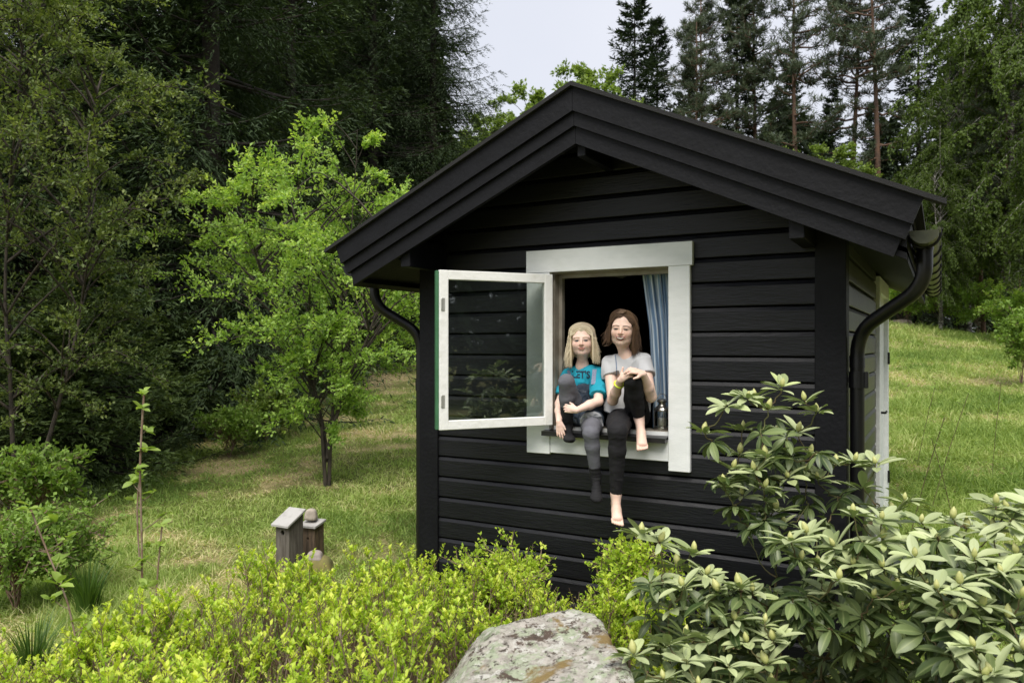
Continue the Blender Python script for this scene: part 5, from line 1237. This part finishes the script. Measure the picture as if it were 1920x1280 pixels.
def face_colour(col, V, c, M, s, skin, smile, brow, iris):
    L_ = ((V - c) @ M.T) / s; x, y, z = L_[:, 0], L_[:, 1], L_[:, 2]; ax = np.abs(x); fr = (z > .03) & (np.abs(y) < .1) & (ax < .08)
    def put(m, c2): 
        m = np.clip(m, 0, 1)[:, None] * fr[:, None]; col[:] = col * (1 - m) + np.array(c2) * m
    bl = lambda cx, cy, rx, ry, soft=.35: sstep(1 + soft, 1 - soft, np.sqrt(((ax - cx) / rx) ** 2 + ((y - cy) / ry) ** 2))
    put(.25 * bl(.036, -.028, .022, .016, .6), np.array(skin) * [1.08, .66, .60]); put(.4 * bl(0, -.024, .012, .012, .5), np.array(skin) * [1.05, .72, .66])
    put(.3 * bl(.028, .001, .019, .0095, .5), np.array(skin) * [.60, .46, .42])  # soft eye socket shadow painted into the skin
    yb = y - (.0185 - ((ax - .028) / .024) ** 2 * .005); put(.9 * sstep(.0042, .0018, np.abs(yb)) * sstep(.022, .017, np.abs(ax - .029)), brow)
    ey = -.0015; h_ = .0036 if smile else .0045
    put(1.0 * bl(.028, ey, .0125, h_, .18), (.50, .45, .42)); put(bl(.0278, ey, .0098, .0085, .15) * (bl(.028, ey, .0125, h_ * 1.1, .2) > .2), iris)
    lid = ey + h_ * np.sqrt(np.clip(1 - ((ax - .028) / .014) ** 2, 0, 1)); put(.95 * sstep(.0022, .0009, np.abs(y - lid - .0006)) * (np.abs(ax - .028) < .0145), (.07, .045, .035))
    low = ey - h_ * np.sqrt(np.clip(1 - ((ax - .028) / .014) ** 2, 0, 1)); put(.35 * sstep(.0018, .0005, np.abs(y - low)) * (np.abs(ax - .028) < .013), (.2, .12, .1))
    put(.7 * bl(.0065, -.031, .0032, .002, .4), np.array(skin) * [.4, .25, .22])
    if smile:
        yy = y - (ax / .026) ** 2 * .0100; q = lambda cy, rx, ry, sf=.2: sstep(1 + sf, 1 - sf, np.sqrt((ax / rx) ** 2 + ((yy - cy) / ry) ** 2))
        put(.95 * q(-.0545, .0290, .0118), (.40, .11, .10)); put(q(-.0540, .0250, .0080), (.07, .02, .02)); put(q(-.0530, .0200, .0047), (.60, .54, .47)); put(.5 * sstep(.0025, .0008, np.abs(np.hypot(ax, (y + .030) * 1.1) - .031)) * (y < -.028) * (y > -.052) * (ax > .016), np.array(skin) * [.62, .48, .45])
    else:
        yy = y - (ax / .02) ** 2 * .002; q = lambda cy, rx, ry, sf=.25: sstep(1 + sf, 1 - sf, np.sqrt((ax / rx) ** 2 + ((yy - cy) / ry) ** 2))
        put(.85 * q(-.0510, .0205, .0085), (.50, .20, .17)); put(.9 * sstep(.0013, .0004, np.abs(yy + .0508)) * (ax < .019), (.18, .06, .05))
def hand(F, wr, d, n, th, L_=.135, curl=(.3, .5), spread=.08, k=.0035, curls=None, thumb=(.6, .75, -.2)):
    """d towards the fingers, n back of the hand, th thumb side"""
    d = nrm(np.array(d, float)); n = np.array(n, float); n = nrm(n - d * (n @ d)); t_ = np.array(th, float); t_ = nrm(t_ - d * (t_ @ d) - n * (t_ @ n)); s = L_ / .155
    F.ell(wr + d * .038 * s, np.array([.029, .0125, .042]) * s, np.stack([t_, n, d]), .010); F.cone(wr, wr + d * .03 * s, .0175 * s, .018 * s, .008)
    for i, (o, l) in enumerate(zip((.0235, .0080, -.0078, -.0225), (.055, .063, .058, .045))):
        c1, c2 = (curls[i] if curls else curl); b = wr + d * (.070 - .004 * abs(i - 1)) * s + t_ * o * s; dd = nrm(d + t_ * (o * spread / .02))
        d1 = dd * math.cos(c1) - n * math.sin(c1); d2 = dd * math.cos(c1 + c2) - n * math.sin(c1 + c2); d3 = dd * math.cos(c1 + c2 * 1.7) - n * math.sin(c1 + c2 * 1.7)
        p1 = b + d1 * l * .45 * s; p2 = p1 + d2 * l * .33 * s; p3 = p2 + d3 * l * .24 * s
        F.cone(b - d * .012 * s, p1, .0078 * s, .0072 * s, k); F.cone(p1, p2, .0071 * s, .0066 * s, .002); F.cone(p2, p3, .0066 * s, .0055 * s, .002)
    b = wr + d * .018 * s + t_ * .018 * s; td = nrm(d * thumb[0] + t_ * thumb[1] + n * thumb[2]); p1 = b + td * .032 * s; td2 = nrm(td + d * .35 - t_ * .15); p2 = p1 + td2 * .026 * s
    F.cone(b, p1, .0125 * s, .0088 * s, .008); F.cone(p1, p2, .0085 * s, .0065 * s, .002)
def foot(F, an, heel, ball, up, side, L_=.19, toes=True, r=1.0):
    f = nrm(ball - heel); up = nrm(up - f * (up @ f)); side = nrm(side - f * (side @ f) - up * (side @ up)); s = L_ / .2 * r     # side: towards the big toe
    F.cone(an, heel + up * .012, .026 * s, .024 * s, .012); F.cone(an, (heel + ball) / 2 + up * .012 * s, .026 * s, .024 * s, .02)
    for o, rr_ in ((.013, .020), (-.014, .017)): F.cone(heel, ball + side * o * s, .022 * s, rr_ * s, .012)
    F.cone((heel + ball) / 2 + up * .012 * s, ball + up * .002, .024 * s, .016 * s, .015)
    if toes:
        for i, (o, l, tr_) in enumerate(((.0255, .034, .0105), (.0095, .033, .0078), (-.0035, .029, .0074), (-.0155, .025, .0070), (-.0265, .019, .0066))):
            b = ball + side * o * s + f * .004; F.cone(b, b + f * l * s - up * .004, .0085 * s, tr_ * .9 * s, .0015); F.ell(b + f * l * s - up * .004, np.array([1, 1, 1]) * tr_ * s, None, .001)
    else: F.ell(ball + f * .012, np.array([.034, .018, .03]) * s, np.stack([side, up, f]), .02)

M_skin = attrmat('skin', .48, .12); M_hair = attrmat('hair', .42); M_cloth = attrmat('woven_cloth', .85, bump=.25, bscale=500)
def cloth(name, F, root, colfn, mat=None, amp=.0025, sc_=16, seed=0, label=None, stretch=(1, 1, 1)):
    V, Q = F.mesh(); V = wrinkle(V, Q, amp, sc_, seed, stretch); o = mesh_np(name, V, [Q], mat or M_cloth, root, True, {'col': colfn(V)})
    if label: o['label'] = label
    return o, V, Q
def flat(c, var=.12, sc_=40, seed=0):
    return lambda V: np.clip(np.array(c)[None] * (1 + var * (fbm(V * sc_ + seed, 3) - .5)[:, None] * 2), 0, 1)
def strands(root, c, M, s, paths, col1, col2, rad, seed, name='hair'):
    rg = np.random.default_rng(seed); n, m, _ = paths.shape; Pw = c + (paths * s) @ M; t = np.linspace(0, 1, m); R_ = rad * (1 - .75 * t ** 3)[None] * rg.uniform(.7, 1.3, (n, 1))
    v, f = tubes(Pw, R_, 4); q = rg.random((n, 1)) * np.ones((1, m)); cc = (np.array(col1)[None, None] * (1 - q[..., None]) + np.array(col2)[None, None] * q[..., None]) * (.78 + .25 * np.clip(t * 1.8, 0, 1))[None, :, None]
    return v, f, np.repeat(cc.reshape(-1, 3), 4, 0)
def hair_paths(n, seed, rx, ry, rz, part, zf, zb, length, flare, cy=.03, cz=-.015, wav=.004, left_scale=1.0, front_in=0.0, top=0.0, sides=(-1, 1)):
    rg = np.random.default_rng(seed); out = []; T = np.linspace(0, 1, 18)
    for i in range(n):
        sg = sides[rg.integers(len(sides))]; z = zb + (zf - zb) * rg.random() ** .8; q = np.clip(1 - ((z - cz) / rz) ** 2, .06, 1) ** .5
        th_end = rg.uniform(1.45, 1.75); lay = 1 + rg.uniform(-.03, .07); ln = length * (1.08 - .5 * rg.random() ** 1.6) * (left_scale if sg < 0 else 1); ph = rg.uniform(0, 6.28); fl = flare * rg.uniform(.3, 1.3) + rg.normal(0, .006); fq = rg.uniform(4, 9)
        pts = []; start = .0
        for t in T:
            if t < .42:
                th = (t / .42) * th_end; x = part * (1 - t / .42) + sg * math.sin(th) * rx * q * lay; y = cy + math.cos(th) * ry * q * lay + top * math.exp(-(th / .5) ** 2); zz = z - .010 * math.sin(th) * (z > 0)
            else:
                u = (t - .42) / .58; x0 = sg * math.sin(th_end) * rx * q * lay; y0 = cy + math.cos(th_end) * ry * q * lay
                x = x0 + sg * fl * u ** 1.3 - sg * front_in * math.sin(math.pi * u) * (z > .01) + wav * math.sin(ph + u * fq); y = y0 - ln * u; zz = z - .010 * (z > 0) + wav * math.cos(ph * 2 + u * fq * .8) + (.025 * u if z > -.04 else -.0 * u)
            xe = sg * math.sin(th_end) * rx * q * lay; xt = x if t >= .42 else xe; wq = (min(t, .42) / .42) ** 2.2
            xt = sg * max(abs(xt), .069 + .004 * math.sin(i)); x = x * (1 - wq) + xt * wq; zz = zz * (1 - wq) + min(zz, .034 + .012 * math.sin(i * 7.1)) * wq
            pts.append((x, y, zz))
        out.append(pts)
    return np.array(out)
def wrap_text(txt, font_size, centre, M, target, off, root, mat, name):
    cu = bpy.data.curves.new('lettering', 'FONT'); cu.body = txt; cu.size = font_size; cu.align_x = 'CENTER'; cu.align_y = 'CENTER'; cu.offset = font_size * .03; cu.resolution_u = 3
    ob = bpy.data.objects.new('lettering', cu); C.objects.link(ob); dg = bpy.context.evaluated_depsgraph_get(); me = bpy.data.meshes.new_from_object(ob.evaluated_get(dg)); bpy.data.objects.remove(ob)
    V = np.array([v.co[:] for v in me.vertices]); F = [list(p.vertices) for p in me.polygons]; TV, TQ = target
    bv = BVHTree.FromPolygons([Vector(v) for v in TV], [tuple(q) for q in TQ]); f = M[2]; out = []
    for v in V:
        p = centre + M[0] * v[0] + M[1] * v[1] * 1.25; h_ = bv.ray_cast(Vector(p + f * .3), Vector(-f), 1.0); out.append(np.array(h_[0][:]) + f * off if h_[0] is not None else p)
    mb = MB(); 
    for k in set(len(q) for q in F): mb.add(out, [q for q in F if len(q) == k])
    return mb.build(name, mat, root)
BM = np.stack([RT, UP, -FW])               # body frame: across, up, towards the camera
HS = .0030

# ---------------------------------------------------------------- the older girl
pB = P(1178, 800, .02); girl = thing('person', 'smiling older girl in grey shirt and black leggings, hands clasped on her raised knee', 'person', pB, 'two girls sitting on the window sill')
hc = P(1168, 617, -.03); hM = frame(nrm((CAM - hc) * [1, 1, .6]) - RT * .16, roll=math.radians(-4)); hs = .98
lo, hi = P(1120, 1010, .1) * [1, 0, 1] + [-.03, -.52, 0], P(1240, 560, .1) * [1, 0, 1] + [.24, .24, 0]
knee = P(1187, 712, -.215); ank = P(1198, 782, -.075); hipR = P(1196, 779, .05)
hipL = P(1162, 783, .04); kneeL = P(1158, 808, -.30); ankL = P(1155, 925, -.235)
shL, shR = P(1142, 681, .02), P(1207, 678, .02); elL, wrL = P(1149, 750, -.10), P(1163, 713, -.235); elR, wrR = P(1221, 744, -.09), P(1206, 701, -.225)
F = Field(lo, hi, HS)
add_head(F, hc, hM, hs, True, P(1175, 672, .01))
F.chain([P(1175, 672, .015), P(1175, 690, .03)], [.04, .045], .03); F.chain([P(1150, 681, .02), P(1200, 679, .02)], [.038, .038], .03)
F.chain([shL, elL], [.036, .029]); F.chain([elL, elL * .6 + wrL * .4, wrL], [.0285, .029, .0185]); F.chain([shR, elR], [.036, .029]); F.chain([elR, elR * .6 + wrR * .4, wrR], [.0285, .029, .0185])
dL = nrm(P(1184, 694, -.27) - wrL); hand(F, wrL, dL, -FW * .8 + UP * .6, UP, .132, (.25, .55), .10, thumb=(.5, .8, .1))
dR = nrm(P(1178, 690, -.285) - wrR); hand(F, wrR, dR, -FW * .55 + UP * .85, UP * .6 - FW, .134, (.35, .6), .10, thumb=(.6, .6, -.5))
toeB = P(1204, 833, -.185); F.cone(knee * .15 + ank * .85, ank, .032, .026); foot(F, ank, P(1200, 797, -.075), toeB, -FW + UP * .7, -RT, .185)
F.cone(kneeL * .12 + ankL * .88, ankL, .030, .025); foot(F, ankL, P(1154, 944, -.215), P(1157, 972, -.285), -FW + UP * .4, RT * 1.0, .19)
F.chain([P(1176, 700, .03), P(1178, 750, .05)], [.06, .06], .02)
V, Q = F.mesh(); cen = V[Q].mean(1); L_ = ((cen - hc) @ hM.T); V, Q = refine(V, Q, (L_[:, 2] > .03) & (np.abs(L_[:, 1]) < .085) & (np.abs(L_[:, 0]) < .07), 3)
skB = (.78, .56, .46); col = flat(skB, .05, 30)(V)
for pnt in [P(1204, 842, -.2), P(1157, 985, -.3), wrL + dL * .12, wrR + dR * .12, knee]: col *= (1 - .10 * np.exp(-(np.linalg.norm(V - pnt, axis=1) / .03) ** 2)[:, None] * np.array([0, 1, 1]))
face_colour(col, V, hc, hM, hs, skB, True, (.07, .045, .03), (.03, .03, .033))
mesh_np('body', V, [Q], M_skin, girl, True, {'col': col})
# leggings
F = Field(lo, hi, HS)
F.chain([hipR, knee * .5 + hipR * .5, knee], [.072, .062, .050], .02); F.chain([knee, knee * .65 + ank * .35, ank * .93 + knee * .07], [.047, .045, .034], .012)
F.chain([hipL, hipL * .5 + kneeL * .5, kneeL], [.074, .066, .052], .02); F.chain([kneeL, kneeL * .7 + ankL * .3, ankL], [.050, .046, .031], .014)
F.ell(P(1180, 775, .07), (.10, .085, .075), BM, .03)
F.cut(ank * .93 + knee * .07, ank - knee, .06); F.cut(ankL, ankL - kneeL, .06)
cloth('leggings', F, girl, flat((.014, .0135, .016), .3), amp=.0022, sc_=24, stretch=(.7, .7, 1.3))
# shirt
F = Field(lo, hi, HS)
F.ell(P(1175, 695, .03), (.112, .068, .075), BM, .02); F.chain([P(1175, 700, .035), P(1177, 740, .05), P(1177, 768, .055)], [.078, .080, .085], .03)
F.chain([P(1158, 700, .03), P(1156, 745, .02), P(1147, 775, -.01)], [.06, .055, .050], .03); F.chain([P(1195, 700, .03), P(1205, 740, .04), P(1205, 765, .04)], [.06, .055, .05], .03)
F.cone(P(1158, 678, .015), P(1192, 677, .015), .052, .052, .03)
sl1 = shL * .62 + elL * .38; sl2 = shR * .62 + elR * .38
F.chain([shL, sl1], [.046, .047], .02); F.chain([shR, sl2], [.046, .047], .02); F.cut(sl1, elL - shL, .075); F.cut(sl2, elR - shR, .075)
F.cut(P(1150, 776, -.02), np.array([0, 0, -1.]) - RT * .35, .12); F.ell(P(1173, 660, -.03), (.042, .036, .048), BM, .006, True)
for pth, rr_ in (([hipR, knee], .060), ):
    pass
oS, VS, QS = cloth('shirt', F, girl, lambda V: flat((.52, .53, .55), .12, 12)(V), amp=.011, sc_=15, stretch=(.8, .8, .45))
# dark print on the shirt and thin blue cord
# hair
F = Field(hc - .19, hc + .15, .003)
W = lambda x, y, z: hc + (np.array([x, y, z]) * hs) @ hM
F.ell(W(0, .029, -.018), np.array([.074, .073, .085]), hM, .01); F.ell(W(.0, -.03, -.055), np.array([.066, .075, .042]), hM, .02); F.ell(W(.055, -.055, -.02), np.array([.022, .07, .03]), hM, .02); F.ell(W(-.058, -.035, -.035), np.array([.014, .05, .026]), hM, .02)
F.ell(W(-.008, -.026, .090), np.array([.064, .100, .088]), hM, .006, True)
V1, Q1 = F.mesh(); cc1 = flat((.06, .036, .022), .5, 60)(V1)
pp = hair_paths(1100, 5, .0755, .0765, .0840, -.022, .062, -.085, .165, .010, left_scale=.62, top=.006, wav=.0025)
pp = np.concatenate([pp, hair_paths(150, 32, .079, .080, .0870, -.022, .060, -.085, .17, .030, wav=.009, left_scale=.7)])
v2, f2, c2 = strands(girl, hc, hM, hs, pp, (.05, .028, .017), (.19, .115, .068), .0010, 5)
rg = np.random.default_rng(6); qf = []
for i in range(260):                              # the raised forelock swept to one side
    x0 = rg.uniform(-.028, .002); a = rg.uniform(.8, 1.15); q = []
    for t in np.linspace(0, 1, 18): q.append((x0 + .085 * a * t ** 1.2 + .003 * math.sin(i + 5 * t), .078 + .040 * a * math.sin(math.pi * (t * .75 + .08)) ** .9 - .10 * t ** 2.2 * (t > 0), .052 - .035 * t + rg.uniform(-.0015, .0015)))
    qf.append(q)
v3, f3, c3 = strands(girl, hc, hM, hs, np.array(qf), (.10, .06, .035), (.30, .19, .115), .0010, 7)
qf = []
for i in range(40):                              # wisps flicked out over the shoulders
    sg = -1 if i % 3 else 1; q = []; e_ = rg.uniform(.5, 1)
    for t in np.linspace(0, 1, 18): q.append((sg * (.052 + .055 * e_ * t ** 2), -.04 - .085 * t + .02 * t ** 3, -.01 + .01 * math.sin(i) + .02 * t))
    qf.append(q)
v4, f4, c4 = strands(girl, hc, hM, hs, np.array(qf), (.10, .06, .035), (.22, .14, .09), .0009, 8)
o1, o2, o3 = len(V1), len(V1) + len(v2), len(V1) + len(v2) + len(v3)
mesh_np('hair', np.concatenate([V1, v2, v3, v4]), [np.concatenate([Q1, f2 + o1, f3 + o2, f4 + o3])], M_hair, girl, True, {'col': np.concatenate([cc1, c2, c3, c4])})
# bracelet
bc = wrL * .82 + elL * .18; bd = nrm(wrL - elL); e1 = nrm(np.cross(bd, UP)); e2 = np.cross(bd, e1); mb = MB()
ring = [bc + (e1 * math.cos(a) + e2 * math.sin(a)) * .0245 + bd * .003 * math.sin(2 * a) for a in np.linspace(0, 2 * np.pi, 25)]; mb.tube(ring, .0052, 8, cap=False); mb.build('bracelet', simple('neon_yellow_rubber', (.62, .75, .05), .45), girl, smooth=True)
bvS = BVHTree.FromPolygons([Vector(v) for v in VS], [tuple(q) for q in QS]); cd = []; mb = MB()
for t in np.linspace(0, 1, 14):
    px, py = 1153 + 3 * math.sin(t * 2.5), 662 + 48 * t; h_ = bvS.ray_cast(Vector(CAM), Vector(nrm(ray(px, py))), 9)
    if h_[0] is not None: cd.append(np.array(h_[0][:]) - nrm(ray(px, py)) * .002)
mb.tube(cd, .0028, 6); mb.build('neck_cord', simple('blue_cord', (.16, .22, .33), .8), girl, smooth=True)

# ---------------------------------------------------------------- the younger girl
pA = P(1098, 800, .02); kid = thing('person', 'younger blond girl in turquoise shirt and grey tights, holding her shin', 'person', pA, 'two girls sitting on the window sill')
hcA = P(1091, 638, -.02); hA = frame(nrm((CAM - hcA) * [1, 1, .5]) - RT * .05, roll=math.radians(1.5)); sA = .92
lo, hi = P(1036, 965, .1) * [1, 0, 1] + [-.05, -.50, 0], P(1142, 585, .1) * [1, 0, 1] + [.26, .24, 0]
kn = P(1062, 716, -.18); an = P(1063, 800, -.085); hip1 = P(1082, 786, .05); hip2 = P(1110, 788, .05); kn2 = P(1108, 812, -.27); an2 = P(1117, 893, -.205)
s1, s2 = P(1065, 704, .04), P(1121, 702, .03); e1_, w1 = P(1049, 757, -.05), P(1048, 790, -.165); e2_, w2 = P(1122, 752, -.09), P(1081, 769, -.225)
F = Field(lo, hi, HS)
add_head(F, hcA, hA, sA, False, P(1092, 687, .02), .031)
F.chain([P(1092, 688, .025), P(1093, 705, .045)], [.035, .045], .03); F.chain([P(1075, 704, .04), P(1110, 702, .03)], [.032, .032], .03); F.chain([P(1093, 710, .03), P(1096, 760, .05)], [.05, .05], .02)
F.chain([s1, e1_], [.03, .026]); F.chain([e1_, e1_ * .6 + w1 * .4, w1], [.0255, .0255, .0165]); F.chain([s2, e2_], [.031, .026]); F.chain([e2_, e2_ * .6 + w2 * .4, w2], [.0265, .0265, .0168])
hand(F, w1, P(1053, 830, -.185) - w1, -FW - RT * .4, RT - FW * .3, .118, (.12, .18), .12, thumb=(.8, .55, .1))
hand(F, w2, P(1056, 764, -.235) - w2, -FW + UP * .15, UP, .118, (.35, .65), .06, thumb=(.75, .6, -.3))
V, Q = F.mesh(); cen = V[Q].mean(1); L_ = ((cen - hcA) @ hA.T); V, Q = refine(V, Q, (L_[:, 2] > .03) & (np.abs(L_[:, 1]) < .08) & (np.abs(L_[:, 0]) < .07), 3)
skA = (.80, .575, .485); col = flat(skA, .05, 30)(V); face_colour(col, V, hcA, hA, sA, skA, False, (.26, .17, .10), (.05, .07, .09))
mesh_np('body', V, [Q], M_skin, kid, True, {'col': col})
F = Field(lo, hi, HS)
F.chain([hip1, hip1 * .5 + kn * .5, kn], [.062, .056, .046], .02); F.chain([kn, kn * .65 + an * .35, kn * .45 + an * .55], [.044, .042, .038], .012)
F.chain([hip2, hip2 * .5 + kn2 * .5, kn2], [.064, .056, .045], .02); F.chain([kn2, kn2 * .7 + an2 * .3, kn2 * .20 + an2 * .80], [.043, .040, .031], .014)
F.ell(P(1097, 782, .07), (.088, .075, .068), BM, .03); F.cut(kn2 * .22 + an2 * .78, an2 - kn2, .06); F.cut(kn * .48 + an * .52, an - kn, .06)
cloth('tights', F, kid, lambda V: flat((.13, .132, .155), .25, 22)(V), amp=.0014, sc_=28, stretch=(.7, .7, 1.3))
sock = lambda V: flat((.012, .012, .014), .4)(V)
F = Field(lo, hi, HS); F.chain([kn * .50 + an * .50, an], [.0385, .034], .01); foot(F, an, P(1063, 812, -.08), P(1067, 822, -.175), UP - FW * .6, RT, .17, False, 1.1); F.cut(kn * .50 + an * .50, kn - an, .06); cloth('sock', F, kid, sock, amp=.002, sc_=30)
F = Field(lo, hi, HS); F.chain([kn2 * .24 + an2 * .76, an2], [.034, .030], .01); foot(F, an2, P(1118, 909, -.19), P(1118, 932, -.265), -FW + UP * .3, RT, .17, False, 1.05); F.cut(kn2 * .23 + an2 * .77, kn2 - an2, .06); cloth('sock', F, kid, sock, amp=.002, sc_=30, stretch=(.4, .4, 2.5))
# turquoise shirt
F = Field(lo, hi, HS)
F.ell(P(1093, 714, .045), (.100, .06, .068), BM, .02); F.chain([P(1093, 715, .045), P(1096, 770, .06)], [.072, .074], .03); F.cone(P(1078, 700, .03), P(1107, 699, .025), .047, .047, .03)
c1, c2 = s1 * .3 + e1_ * .7, s2 * .22 + e2_ * .78; F.chain([s1, c1], [.041, .043], .02); F.chain([s2, c2], [.042, .047], .02); F.cut(c1, e1_ - s1, .07); F.cut(c2, e2_ - s2, .07); F.ell(P(1091, 677, -.01), (.037, .026, .042), BM, .006, True)
oT, VT, QT = cloth('shirt', F, kid, lambda V: flat((.015, .31, .43), .2, 20)(V), amp=.009, sc_=18, stretch=(.8, .8, .5))
# denim pinafore with straps
F = Field(lo, hi, HS)
F.ell(P(1094, 726, .045), (.094, .06, .074), BM, .02); F.chain([P(1094, 730, .045), P(1096, 775, .06)], [.079, .085], .03); F.cut(P(1094, 715, -.02), UP + RT * .0, .14)
F.chain([P(1094, 775, .05), P(1080, 778, -.02)], [.08, .060], .03); F.chain([P(1105, 775, .05), P(1110, 790, -.10)], [.085, .066], .03)
F.cut(P(1110, 793, -.115), kn2 - hip2 + np.array([0, 0, -.1]), .12)
def denim(V):
    q = fbm(V * 38, 4); c = np.array((.035, .05, .075))[None] * (1 + .8 * (q - .5)[:, None]); m = sstep(.60, .66, fbm(V * np.array([30, 30, 62]) + 9, 3)) * .35; c = c * (1 - m[:, None]) + np.array((.25, .28, .33)) * m[:, None]
    hm = sstep(.014, .006, np.abs((V - P(1110, 793, -.115)) @ nrm(kn2 - hip2 + np.array([0, 0, -.1])))) * (V[:, 1] < -.05); return np.clip(c * (1 - hm[:, None]) + np.array((.30, .31, .33)) * hm[:, None], 0, 1)
cloth('pinafore', F, kid, denim, amp=.009, sc_=20)
bvT = BVHTree.FromPolygons([Vector(v) for v in VT], [tuple(q) for q in QT])
M_strap = simple('striped_denim_strap', (.13, .16, .25), .85, col2=(.27, .30, .40), scale=120, stretch=(3, 3, .2))
for a, b in (((1072, 720), (1067, 694)), ((1112, 720), (1115, 692))):
    mb = MB(); L0, R0 = [], []
    for t in np.linspace(0, 1, 10):
        px, py = a[0] + (b[0] - a[0]) * t, a[1] + (b[1] - a[1]) * t; r_ = ray(px, py); h_ = bvT.ray_cast(Vector(CAM), Vector(nrm(r_)), 9)
        p = np.array(h_[0][:]) if h_[0] is not None else P(px, py, -.02); p = p - nrm(r_) * .006; L0.append(p - RT * .012); R0.append(p + RT * .012)
    n = len(L0); V = np.array(L0 + R0); V2 = V + nrm(ray(1090, 700)) * .006; F4 = [(i, i + 1, n + i + 1, n + i) for i in range(n - 1)]; mb.add(V, F4); mb.add(V2, [q[::-1] for q in F4]); mb.add(np.vstack([V, V2]), [(i, 2 * n + i, 2 * n + i + 1, i + 1) for i in range(n - 1)] + [(n + i, n + i + 1, 3 * n + i + 1, 3 * n + i) for i in range(n - 1)])
    mb.build('strap', M_strap, kid, smooth=True)
wrap_text("LET'S", .046, P(1090, 703, -.05), BM, (VT, QT), .0025, kid, simple('navy_print', (.012, .03, .06), .8), 'lettering')
# hair
F = Field(hcA - .19, hcA + .15, .003)
W = lambda x, y, z: hcA + (np.array([x, y, z]) * sA) @ hA
F.ell(W(0, .030, -.018), np.array([.077, .074, .087]) * sA, hA, .01); F.ell(W(0, -.035, -.045), np.array([.076, .09, .045]) * sA, hA, .02)
for q in (-1, 1): F.ell(W(q * .066, -.045, .0), np.array([.020, .085, .030]) * sA, hA, .02)
F.ell(W(0, -.028, .088), np.array([.060, .095, .086]) * sA, hA, .006, True)
V1, Q1 = F.mesh(); cc1 = flat((.40, .30, .18), .5, 60)(V1)
pp = hair_paths(1300, 15, .0785, .0785, .0850, .0, .066, -.09, .160, .020, wav=.0045, left_scale=1.15, front_in=.003)
fly = hair_paths(170, 31, .081, .081, .0870, .0, .066, -.09, .165, .026, wav=.007, left_scale=1.1); fly += np.random.default_rng(3).normal(0, .002, fly.shape) * np.linspace(0, 1, 18)[None, :, None]; pp = np.concatenate([pp, fly])
v2, f2, c2 = strands(kid, hcA, hA, sA, pp, (.50, .40, .25), (.97, .88, .68), .0010, 15)
mesh_np('hair', np.concatenate([V1, v2]), [np.concatenate([Q1, f2 + len(V1)])], M_hair, kid, True, {'col': np.concatenate([cc1, c2])})
for o in bpy.data.objects:
    if '_off' in o: del o['_off']
